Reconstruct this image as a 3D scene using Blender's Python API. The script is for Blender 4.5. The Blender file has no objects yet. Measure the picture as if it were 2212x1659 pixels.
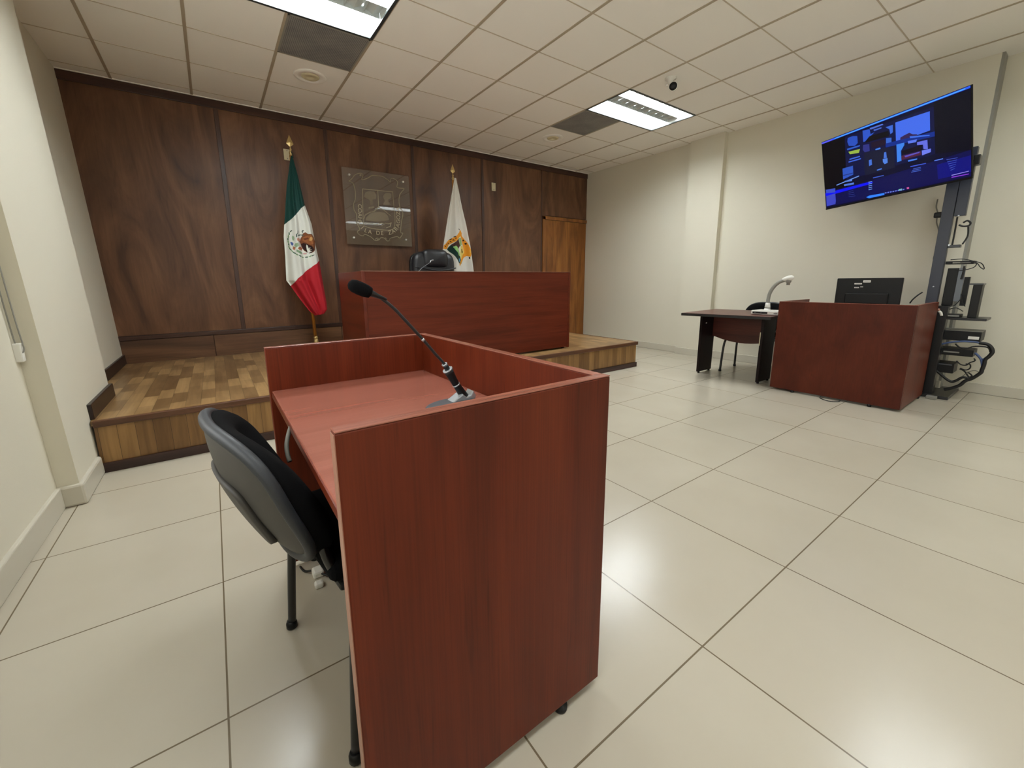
import bpy, bmesh, math, random
from mathutils import Vector, Matrix
import numpy as np
random.seed(7)
sc = bpy.context.scene
C = sc.collection

# ---------------------------------------------------------------- camera
cam_data = bpy.data.cameras.new('camera')
cam = bpy.data.objects.new('camera', cam_data); C.objects.link(cam)
F_PX, PX, PY = 877.53, 1082.80, 774.32            # focal length and principal point for a 2212 x 1659 frame
yaw, pitch, roll = 0.60943, -0.18782, -0.01087
f_ = Vector((math.sin(yaw)*math.cos(pitch), math.cos(yaw)*math.cos(pitch), math.sin(pitch)))
r_ = Vector((math.cos(yaw), -math.sin(yaw), 0)); u_ = r_.cross(f_)
r2 = r_*math.cos(roll) + u_*math.sin(roll); u2 = -r_*math.sin(roll) + u_*math.cos(roll)
m = Matrix.Identity(4)
for i in range(3):
    m[i][0], m[i][1], m[i][2] = r2[i], u2[i], -f_[i]
m.translation = (0, 0, 1.1266)
cam.matrix_world = m
cam_data.sensor_width = 36; cam_data.lens = F_PX*36/2212
cam_data.shift_x = (1106-PX)/2212; cam_data.shift_y = (PY-829.5)/2212
cam_data.clip_start = 0.02
sc.camera = cam
# ---------------------------------------------------------------- world, exposure
w = bpy.data.worlds.new('world'); sc.world = w; w.use_nodes = True
w.node_tree.nodes['Background'].inputs[0].default_value = (0.02, 0.02, 0.02, 1)
sc.view_settings.view_transform = 'Standard'; sc.view_settings.look = 'None'
sc.view_settings.gamma = 1; sc.view_settings.use_curve_mapping = False
sc.view_settings.exposure = EXPOSURE = 0.86
LAMP_STRENGTH = 31.0
LAMP_COLOR = (0.90, 0.965, 1.0)
def area_light(name, loc, rot, sx, sy, power, col):
    ld = bpy.data.lights.new(name, 'AREA'); ld.shape = 'RECTANGLE'; ld.size = sx; ld.size_y = sy; ld.energy = power; ld.color = col
    lo = bpy.data.objects.new(name, ld); C.objects.link(lo); lo.location = loc; lo.rotation_euler = rot
    return lo
# daylight entering by the blind-covered window of the left wall and an added fill light behind the camera
area_light('window_light', (-.74, .9, 1.65), (0, -math.pi/2-.25, 0), 1.3, 2.2, 20, (.94, .98, 1.0))
area_light('fill_light_rear', (2.4, -4.93, 1.7), (math.pi/2+.2, 0, 0), 5.0, 1.6, 30, (.94, .98, 1.0))
sc.cycles.max_bounces = 10; sc.cycles.diffuse_bounces = 6; sc.cycles.glossy_bounces = 4
sc.cycles.transparent_max_bounces = 12; sc.cycles.caustics_reflective = False; sc.cycles.caustics_refractive = False
sc.cycles.sample_clamp_indirect = 4

# ---------------------------------------------------------------- helpers
def lin(c):
    o = []
    for v in c[:3]:
        v /= 255.0
        o.append(v/12.92 if v <= 0.04045 else ((v+0.055)/1.055)**2.4)
    return (*o, 1.0)

def new_mat(name):
    mt = bpy.data.materials.new(name); mt.use_nodes = True
    return mt, mt.node_tree.nodes, mt.node_tree.links, mt.node_tree.nodes['Principled BSDF']

def flat(name, col, rough=0.5, metal=0.0, spec=0.5, bump=0, bscale=200, var=0, vscale=3):
    mt, N, L, b = new_mat(name)
    b.inputs['Base Color'].default_value = lin(col); b.inputs['Roughness'].default_value = rough
    b.inputs['Metallic'].default_value = metal; b.inputs['Specular IOR Level'].default_value = spec
    tc = N.new('ShaderNodeTexCoord')
    if var:
        n = N.new('ShaderNodeTexNoise'); n.inputs['Scale'].default_value = vscale; n.inputs['Detail'].default_value = 4
        L.new(tc.outputs['Object'], n.inputs['Vector'])
        r = N.new('ShaderNodeValToRGB'); r.color_ramp.elements[0].position = .3; r.color_ramp.elements[1].position = .7
        r.color_ramp.elements[0].color = lin([max(0, v-var) for v in col]); r.color_ramp.elements[1].color = lin([min(255, v+var) for v in col])
        L.new(n.outputs['Fac'], r.inputs['Fac']); L.new(r.outputs['Color'], b.inputs['Base Color'])
    if bump:
        n = N.new('ShaderNodeTexNoise'); n.inputs['Scale'].default_value = bscale; n.inputs['Detail'].default_value = 3
        L.new(tc.outputs['Object'], n.inputs['Vector'])
        bp = N.new('ShaderNodeBump'); bp.inputs['Strength'].default_value = bump; bp.inputs['Distance'].default_value = .002
        L.new(n.outputs['Fac'], bp.inputs['Height']); L.new(bp.outputs['Normal'], b.inputs['Normal'])
    return mt

def wood(name, dark, mid, light, axis='z', rough=0.35, cross=9.0, along=0.9, spec=0.5, fibre=0.35, distort=0.6, coat=0.0):
    mt, N, L, b = new_mat(name)
    tc = N.new('ShaderNodeTexCoord'); oi = N.new('ShaderNodeObjectInfo')
    mul = N.new('ShaderNodeMath'); mul.operation = 'MULTIPLY'; mul.inputs[1].default_value = 37.0
    L.new(oi.outputs['Random'], mul.inputs[0])
    add = N.new('ShaderNodeVectorMath'); add.operation = 'ADD'
    L.new(tc.outputs['Object'], add.inputs[0]); L.new(mul.outputs[0], add.inputs[1])
    def mapped(c, a):
        mp = N.new('ShaderNodeMapping')
        mp.inputs['Scale'].default_value = tuple(a if k == axis else c for k in 'xyz')
        L.new(add.outputs[0], mp.inputs['Vector']); return mp
    n1 = N.new('ShaderNodeTexNoise'); n1.inputs['Scale'].default_value = 1; n1.inputs['Detail'].default_value = 5
    n1.inputs['Roughness'].default_value = .55; n1.inputs['Distortion'].default_value = distort
    L.new(mapped(cross, along).outputs[0], n1.inputs['Vector'])
    n2 = N.new('ShaderNodeTexNoise'); n2.inputs['Scale'].default_value = 1; n2.inputs['Detail'].default_value = 3
    L.new(mapped(cross*22, along*4).outputs[0], n2.inputs['Vector'])
    ramp = N.new('ShaderNodeValToRGB'); e = ramp.color_ramp.elements
    e[0].position = .30; e[0].color = lin(dark); e[1].position = .72; e[1].color = lin(light)
    k = e.new(.5); k.color = lin(mid)
    L.new(n1.outputs['Fac'], ramp.inputs['Fac'])
    mx = N.new('ShaderNodeMix'); mx.data_type = 'RGBA'; mx.blend_type = 'MULTIPLY'; mx.inputs['Factor'].default_value = fibre
    r2 = N.new('ShaderNodeValToRGB'); r2.color_ramp.elements[0].position = .35; r2.color_ramp.elements[0].color = (.35, .35, .35, 1)
    r2.color_ramp.elements[1].position = .6; r2.color_ramp.elements[1].color = (1.1, 1.1, 1.1, 1)
    L.new(n2.outputs['Fac'], r2.inputs['Fac'])
    L.new(ramp.outputs['Color'], mx.inputs['A']); L.new(r2.outputs['Color'], mx.inputs['B'])
    n3 = N.new('ShaderNodeTexNoise'); n3.inputs['Scale'].default_value = 1; n3.inputs['Detail'].default_value = 2; n3.inputs['Distortion'].default_value = 1.2
    L.new(mapped(cross*6, along*3.2).outputs[0], n3.inputs['Vector'])
    r3 = N.new('ShaderNodeValToRGB'); r3.color_ramp.elements[0].position = .62; r3.color_ramp.elements[0].color = (1, 1, 1, 1)
    r3.color_ramp.elements[1].position = .74; r3.color_ramp.elements[1].color = (.45, .42, .42, 1)
    L.new(n3.outputs['Fac'], r3.inputs['Fac'])
    m3 = N.new('ShaderNodeMix'); m3.data_type = 'RGBA'; m3.blend_type = 'MULTIPLY'; m3.inputs['Factor'].default_value = min(.85, fibre*2.2) if fibre > .1 else 0.0
    L.new(mx.outputs['Result'], m3.inputs['A']); L.new(r3.outputs['Color'], m3.inputs['B'])
    L.new(m3.outputs['Result'], b.inputs['Base Color'])
    b.inputs['Roughness'].default_value = rough; b.inputs['Specular IOR Level'].default_value = spec
    b.inputs['Coat Weight'].default_value = coat; b.inputs['Coat Roughness'].default_value = .12
    return mt

def vcol_mat(name, rough=.8, emit=0, spec=.3, sheen=0):
    mt, N, L, b = new_mat(name)
    a = N.new('ShaderNodeVertexColor'); a.layer_name = 'Col'
    if emit:
        b.inputs['Base Color'].default_value = (0.005, 0.005, 0.005, 1)
        L.new(a.outputs['Color'], b.inputs['Emission Color']); b.inputs['Emission Strength'].default_value = emit
    else:
        L.new(a.outputs['Color'], b.inputs['Base Color'])
    b.inputs['Roughness'].default_value = rough; b.inputs['Specular IOR Level'].default_value = spec
    return mt

class MB:
    def __init__(s): s.bm = bmesh.new()
    def box(s, x0, x1, y0, y1, z0, z1, bev=0.0, seg=2):
        bm = s.bm; vs = [bm.verts.new((x, y, z)) for x in (x0, x1) for y in (y0, y1) for z in (z0, z1)]
        fs = [(0,1,3,2),(4,6,7,5),(0,4,5,1),(2,3,7,6),(0,2,6,4),(1,5,7,3)]
        fc = [bm.faces.new([vs[i] for i in f]) for f in fs]
        if bev:
            ed = list({e for f in fc for e in f.edges})
            bmesh.ops.bevel(bm, geom=ed, offset=bev, segments=seg, affect='EDGES', profile=.5)
        return s
    def prism(s, pts, lo, hi, axis='z', bev=0.0):
        """polygon pts extruded along axis; pts are the two other coordinates in xyz order"""
        bm = s.bm
        def P(p, t):
            return {'z': (p[0], p[1], t), 'y': (p[0], t, p[1]), 'x': (t, p[0], p[1])}[axis]
        a = [bm.verts.new(P(p, lo)) for p in pts]; b = [bm.verts.new(P(p, hi)) for p in pts]
        n = len(pts); fc = [bm.faces.new(a), bm.faces.new(b[::-1])]
        for i in range(n): fc.append(bm.faces.new((a[i], b[i], b[(i+1) % n], a[(i+1) % n])))
        bmesh.ops.recalc_face_normals(bm, faces=fc)
        if bev:
            ed = list({e for f in fc[:2] for e in f.edges})
            bmesh.ops.bevel(bm, geom=ed, offset=bev, segments=2, affect='EDGES', profile=.5)
        return s
    def tube(s, pts, r, seg=8, smooth=0, caps=True):
        pts = [Vector(p) for p in pts]
        if smooth: pts = catmull(pts, smooth)
        rr = r if isinstance(r, (list, tuple)) else [r]*len(pts)
        if len(rr) != len(pts):
            rr = [rr[min(len(rr)-1, int(i*len(rr)/len(pts)))] for i in range(len(pts))]
        bm = s.bm; rings = []; t = (pts[1]-pts[0]).normalized()
        n = t.orthogonal().normalized()
        for i, p in enumerate(pts):
            t2 = (pts[min(i+1, len(pts)-1)] - pts[max(i-1, 0)])
            if t2.length > 1e-9: t = t2.normalized()
            n = (n - t*n.dot(t)).normalized(); b = t.cross(n)
            rings.append([bm.verts.new(p + (n*math.cos(a)+b*math.sin(a))*rr[i]) for a in [2*math.pi*k/seg for k in range(seg)]])
        for a, b in zip(rings, rings[1:]):
            for k in range(seg):
                f = bm.faces.new((a[k], a[(k+1) % seg], b[(k+1) % seg], b[k])); f.smooth = True
        if caps:
            bm.faces.new(rings[0][::-1]); bm.faces.new(rings[-1])
        return s
    def lathe(s, prof, c=(0,0,0), seg=28, mtx=None):
        """prof: list of (radius, height) about z through c"""
        bm = s.bm; rings = []
        for r, z in prof:
            ring = []
            for k in range(seg):
                a = 2*math.pi*k/seg; v = Vector((r*math.cos(a), r*math.sin(a), z))
                if mtx: v = mtx @ v
                ring.append(bm.verts.new(v + Vector(c)))
            rings.append(ring)
        for a, b in zip(rings, rings[1:]):
            for k in range(seg):
                f = bm.faces.new((a[k], a[(k+1) % seg], b[(k+1) % seg], b[k])); f.smooth = True
        bm.faces.new(rings[0][::-1]); bm.faces.new(rings[-1])
        return s
    def grid(s, fn, nu, nv, smooth=True):
        bm = s.bm; g = [[bm.verts.new(fn(i/nu, j/nv)) for i in range(nu+1)] for j in range(nv+1)]
        for j in range(nv):
            for i in range(nu):
                f = bm.faces.new((g[j][i], g[j][i+1], g[j+1][i+1], g[j+1][i])); f.smooth = smooth
        return s
    def lean(s, k):
        for v in s.bm.verts: v.co.x += -k*v.co.z
        return s

def catmull(P, n):
    out = []
    for i in range(len(P)-1):
        p0, p1, p2, p3 = P[max(i-1, 0)], P[i], P[i+1], P[min(i+2, len(P)-1)]
        for k in range(n):
            t = k/n
            out.append(0.5*((2*p1)+(-p0+p2)*t+(2*p0-5*p1+4*p2-p3)*t*t+(-p0+3*p1-3*p2+p3)*t**3))
    out.append(P[-1].copy()); return out

def root_of(o):
    while o.parent: o = o.parent
    return o

def obj(name, mb, mat, parent=None, world=True, kind=None, recalc=True):
    """link a bmesh as one object; world=True: coordinates are world ones"""
    if recalc: bmesh.ops.recalc_face_normals(mb.bm, faces=mb.bm.faces)
    if parent and world:
        inv = root_of(parent).matrix_basis.inverted()
        mb.bm.transform(inv)
    me = bpy.data.meshes.new(name); mb.bm.to_mesh(me); mb.bm.free()
    me.materials.append(mat)
    o = bpy.data.objects.new(name, me); C.objects.link(o)
    if parent: o.parent = parent
    if kind: o['kind'] = kind
    return o

def thing(name, label, cat, loc=(0,0,0), rz=0, group=None, kind=None):
    o = bpy.data.objects.new(name, None); C.objects.link(o)
    o.empty_display_size = .1
    o.matrix_basis = Matrix.Translation(loc) @ Matrix.Rotation(rz, 4, 'Z')
    return tag(o, label, cat, group, kind)

def tag(o, label, cat, group=None, kind=None):
    o['label'] = label; o['category'] = cat
    if group: o['group'] = group
    if kind: o['kind'] = kind
    return o

def copy_tree(o, parent=None):
    c = o.copy(); C.objects.link(c); c.parent = parent
    for ch in list(o.children): copy_tree(ch, c)
    return c

def art(name, polys, fn, mat, parent, step=0.00008, world=True):
    """flat coloured shapes laid on a surface: fn((u,v), offset) -> point"""
    bm = bmesh.new(); lay = bm.loops.layers.color.new('Col') if False else bm.loops.layers.float_color.new('Col')
    for k, (c, pts) in enumerate(polys):
        try: f = bm.faces.new([bm.verts.new(fn(p, step*(k+1))) for p in pts])
        except ValueError: continue
        for lp in f.loops: lp[lay] = lin(c)
    mb = MB(); mb.bm.free(); mb.bm = bm
    return obj(name, mb, mat, parent, world, recalc=False)
# ---- outlines of the flags, the screen picture, the plaque and the cables
F1L = [(0.8618,2.4863),(0.7916,2.1694),(0.7508,1.9046),(0.7295,1.7643),(0.712,1.6368),(0.7069,1.4343),(0.6925,1.1594),(0.731,1.0962),(0.8141,0.9454),(0.8952,0.8117),(0.9455,0.765)]
F1R = [(0.8781,2.4888),(0.915,2.2881),(0.9572,1.989),(1.0109,1.7899),(1.0397,1.5135),(1.0583,1.3866),(1.0768,1.1564),(1.0972,0.9061),(1.0966,0.8167),(1.0569,0.7664),(0.9586,0.7569)]
F1GW = [(0.7201,1.7571),(0.8082,1.8297),(0.8861,1.9159),(0.9151,1.9518),(0.9637,1.9896)]
F1WR = [(0.7239,1.0893),(0.76,1.1309),(0.797,1.1797),(0.9252,1.2855),(1.0699,1.3939)]
E1 = [((118,68,38),[(0.9004,1.6761),(0.9296,1.6923),(0.9557,1.6718),(0.9911,1.6737),(1.0169,1.6455),(1.0308,1.6016),(1.029,1.5568),(1.0113,1.5038),(0.9871,1.4731),(0.9504,1.4609),(0.9232,1.4712),(0.8972,1.4926),(0.8734,1.536),(0.8693,1.5651),(0.8506,1.5862),(0.8658,1.6015),(0.8782,1.624),(0.8907,1.6465)]),((150,92,52),[(0.8963,1.6321),(0.9473,1.6567),(0.9968,1.6592),(1.0142,1.6157),(1.0102,1.5709),(0.966,1.5543),(0.9194,1.5819),(0.8929,1.5954)]),((205,160,100),[(0.9664,1.6356),(0.9884,1.644),(1.0006,1.6225),(0.9733,1.5953),(0.9563,1.6019)]),((105,55,30),[(0.9022,1.6215),(0.9453,1.6345),(0.958,1.6205),(0.9145,1.6037)]),((45,22,20),[(0.8724,1.5616),(0.8978,1.5736),(0.9317,1.564),(0.9789,1.54),(1.0027,1.5035),(0.9725,1.469),(0.9504,1.4609),(0.9235,1.475),(0.8916,1.5072)]),((225,225,215),[(0.9276,1.5565),(0.9374,1.5495),(0.9449,1.5164),(0.9515,1.4721),(0.9331,1.4641),(0.9259,1.501),(0.9216,1.5304)]),((225,225,215),[(0.9492,1.524),(0.9569,1.5317),(0.9496,1.5129),(0.9669,1.5246),(0.9503,1.4981),(0.9759,1.5064),(0.9514,1.487),(0.9813,1.4879),(0.9513,1.4706),(0.9443,1.4867)]),((40,60,58),[(0.8924,1.7011),(0.9038,1.7126),(0.9209,1.71),(0.9132,1.7023),(0.9026,1.6995),(0.9084,1.6875),(0.8977,1.6847)]),((60,85,80),[(0.8444,1.7005),(0.8526,1.701),(0.8489,1.6769),(0.8373,1.6618),(0.8307,1.6289),(0.8219,1.6285),(0.8229,1.6538),(0.8346,1.6689),(0.8439,1.6817)]),((70,95,90),[(0.8507,1.6589),(0.8787,1.6655),(0.9058,1.6604),(0.9052,1.653),(0.8777,1.6545),(0.8528,1.646),(0.8431,1.6368),(0.8425,1.6454)]),((205,150,130),[(0.8258,1.6127),(0.8544,1.6264),(0.8727,1.6018),(0.8537,1.5827),(0.8307,1.5926)]),((150,175,140),[(0.7886,1.6484),(0.8075,1.635),(0.8047,1.5915),(0.7888,1.5944),(0.7844,1.6194)]),((150,175,140),[(0.8074,1.5626),(0.8355,1.571),(0.843,1.5421),(0.8169,1.5193),(0.7978,1.5331)]),((70,90,150),[(0.7647,1.5753),(0.7785,1.5795),(0.7941,1.5657),(0.7883,1.54),(0.773,1.5431)]),((70,90,150),[(0.8233,1.4793),(0.8409,1.4835),(0.8405,1.4651),(0.8254,1.4647)]),((170,110,80),[(0.7842,1.5326),(0.8104,1.5227),(0.8004,1.4895),(0.781,1.4998)]),((175,110,80),[(0.8451,1.5276),(0.8662,1.532),(0.8856,1.518),(0.8762,1.492),(0.8419,1.4945),(0.8261,1.5086)]),((200,150,150),[(0.8874,1.4628),(0.9222,1.4601),(0.9176,1.4488),(0.8864,1.4516)]),((130,160,125),[(0.8148,1.4973),(0.8742,1.4698),(0.8797,1.4552),(0.845,1.4542),(0.8127,1.4753)]),((35,60,50),[(0.7725,1.6906),(0.7888,1.7059),(0.7972,1.7028),(0.7874,1.6915),(0.7769,1.6801)]),((35,60,50),[(0.9619,1.4313),(0.992,1.4486),(0.995,1.4419),(0.9759,1.4279)]),((60,95,72),[(0.7634,1.6514),(0.7596,1.6563),(0.759,1.6684),(0.762,1.6807),(0.7667,1.686),(0.7705,1.6812),(0.7711,1.6691),(0.7681,1.6567)]),((125,155,115),[(0.7538,1.6223),(0.75,1.6271),(0.7495,1.6393),(0.7524,1.6516),(0.7572,1.6569),(0.761,1.652),(0.7616,1.6399),(0.7586,1.6275)]),((60,95,72),[(0.747,1.5932),(0.7432,1.5981),(0.7426,1.6102),(0.7456,1.6226),(0.7504,1.6278),(0.7541,1.623),(0.7547,1.6108),(0.7517,1.5985)]),((125,155,115),[(0.7497,1.5648),(0.745,1.5688),(0.7425,1.5804),(0.7434,1.5928),(0.7474,1.5987),(0.752,1.5947),(0.7546,1.5832),(0.7536,1.5707)]),((60,95,72),[(0.7536,1.5364),(0.7486,1.5399),(0.7451,1.5511),(0.745,1.5634),(0.7485,1.5696),(0.7535,1.5662),(0.7571,1.555),(0.7572,1.5426)]),((125,155,115),[(0.7563,1.5086),(0.7506,1.511),(0.7452,1.5212),(0.7431,1.533),(0.7457,1.5396),(0.7513,1.5372),(0.7567,1.5271),(0.7588,1.5152)]),((60,95,72),[(0.7698,1.486),(0.7635,1.4868),(0.7556,1.4947),(0.7506,1.5052),(0.7515,1.5121),(0.7578,1.5114),(0.7657,1.5035),(0.7707,1.493)]),((125,155,115),[(0.7858,1.4657),(0.7794,1.4659),(0.7707,1.473),(0.7648,1.4829),(0.7652,1.4898),(0.7715,1.4897),(0.7802,1.4826),(0.7862,1.4726)]),((60,95,72),[(0.8066,1.4504),(0.8001,1.4493),(0.7901,1.4546),(0.7825,1.463),(0.7817,1.4698),(0.7882,1.4708),(0.7982,1.4656),(0.8058,1.4571)]),((125,155,115),[(0.8298,1.4339),(0.8233,1.4323),(0.8127,1.4366),(0.8043,1.4442),(0.803,1.4508),(0.8095,1.4525),(0.82,1.4482),(0.8285,1.4405)]),((60,95,72),[(0.8611,1.4227),(0.8548,1.4199),(0.8433,1.4221),(0.8335,1.428),(0.831,1.4341),(0.8373,1.4369),(0.8488,1.4347),(0.8586,1.4289)]),((125,155,115),[(0.8925,1.4145),(0.8867,1.4104),(0.8746,1.4099),(0.8635,1.4134),(0.8598,1.4187),(0.8656,1.4227),(0.8776,1.4232),(0.8888,1.4198)]),((60,95,72),[(0.9354,1.421),(0.9304,1.4157),(0.9183,1.4124),(0.9063,1.4129),(0.9014,1.4171),(0.9064,1.4224),(0.9184,1.4257),(0.9305,1.4252)]),((125,155,115),[(0.9712,1.4354),(0.9675,1.4291),(0.9562,1.4226),(0.944,1.4198),(0.938,1.4223),(0.9418,1.4287),(0.953,1.4352),(0.9652,1.438)])]
F2L = [(2.8725,2.5122),(2.8203,2.3101),(2.7667,2.079),(2.726,1.8953),(2.6772,1.6527),(2.6556,1.5358),(2.617,1.2811),(2.5789,1.044),(2.5545,0.7437)]
F2R = [(2.8973,2.5153),(2.9342,2.3411),(2.9732,2.1349),(3.0245,1.9151),(3.075,1.6194),(3.0941,1.4478),(3.1101,1.284),(3.1191,1.0343),(3.0977,0.7176)]
E2 = [((228,152,38),[(2.6638,1.5729),(2.6757,1.6189),(2.7516,1.6948),(2.8448,1.7577),(2.8923,1.7993),(2.9028,1.834),(2.962,1.7982),(2.9551,1.7683),(2.9198,1.7567),(2.8423,1.6892),(2.7491,1.6315),(2.7184,1.569)]),((228,152,38),[(2.9135,1.8102),(2.9834,1.7352),(3.0286,1.6677),(3.0828,1.5592),(3.0841,1.5187),(3.0646,1.4726),(3.0229,1.4847),(2.9561,1.4449),(2.925,1.399),(2.8879,1.3432),(2.8708,1.358),(2.89,1.4034),(2.9026,1.4287),(2.9401,1.4947),(2.9943,1.5263),(2.9677,1.6154),(2.9296,1.703),(2.908,1.7512)]),((20,15,15),[(2.8802,1.8473),(2.8917,1.848),(2.9028,1.834),(2.8933,1.8286)]),((20,15,15),[(2.9647,1.7046),(2.992,1.7109),(2.9937,1.6911),(2.9758,1.6853)]),((20,15,15),[(2.9987,1.6614),(3.0225,1.6624),(3.0218,1.6424),(3.004,1.6417)]),((20,15,15),[(3.0441,1.4721),(3.0608,1.4674),(3.0577,1.4471),(3.0457,1.4468)]),((20,15,15),[(2.7984,1.7358),(2.8274,1.749),(2.8233,1.7322),(2.8037,1.7264)]),((20,15,15),[(2.7574,1.6999),(2.7863,1.7158),(2.7835,1.7011),(2.7627,1.6904)]),((225,170,80),[(3.0518,1.5683),(3.0757,1.564),(3.0841,1.5187),(3.06,1.5231)]),((72,42,38),[(2.872,1.715),(2.8975,1.6177),(2.8374,1.5563),(2.7658,1.6253)]),((155,180,115),[(2.8803,1.7203),(2.9154,1.7319),(2.9357,1.6439),(2.8993,1.6029)]),((15,50,42),[(2.7184,1.569),(2.7693,1.6274),(2.8374,1.5563),(2.8924,1.4715),(2.9083,1.4238),(2.8772,1.3732),(2.8318,1.4024),(2.778,1.5003)]),((150,205,125),[(2.7841,1.6006),(2.8166,1.6146),(2.8443,1.5861),(2.8663,1.5572),(2.8948,1.4735),(2.8581,1.4905),(2.8362,1.5217),(2.8085,1.5504)]),((228,205,105),[(2.9088,1.6082),(2.9351,1.6261),(2.956,1.6199),(2.9943,1.5263),(2.9401,1.4947),(2.9027,1.4337),(2.8938,1.5134)]),((25,20,20),[(2.9217,1.5759),(2.9335,1.5793),(2.9323,1.5444),(2.9481,1.5599),(2.9508,1.535),(2.9266,1.5143),(2.9206,1.544)]),((90,150,185),[(2.8588,1.4448),(2.8937,1.4436),(2.8923,1.4035),(2.8642,1.401)]),((200,150,60),[(2.89,1.4034),(2.9193,1.404),(2.9148,1.3737),(2.8886,1.3633)]),((95,45,15),[(2.8162,1.7241),(2.8254,1.7265),(2.8327,1.7073),(2.8279,1.7032),(2.8236,1.7108),(2.8177,1.7046),(2.8122,1.7102)]),((95,45,15),[(2.7902,1.7004),(2.7994,1.7028),(2.8067,1.6837),(2.802,1.6795),(2.7977,1.6871),(2.7918,1.681),(2.7863,1.6866)]),((95,45,15),[(2.7645,1.6798),(2.7737,1.6822),(2.7809,1.663),(2.7762,1.6589),(2.7719,1.6665),(2.766,1.6604),(2.7606,1.666)]),((95,45,15),[(2.7378,1.6592),(2.7469,1.6615),(2.754,1.6424),(2.7494,1.6383),(2.7451,1.6459),(2.7393,1.6398),(2.7339,1.6455)]),((95,45,15),[(2.7145,1.6388),(2.7236,1.6411),(2.7307,1.622),(2.726,1.6179),(2.7218,1.6255),(2.716,1.6195),(2.7106,1.6251)]),((95,45,15),[(2.6912,1.6146),(2.7002,1.6169),(2.7073,1.5978),(2.7026,1.5937),(2.6984,1.6013),(2.6926,1.5953),(2.6873,1.6009)])]
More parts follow.
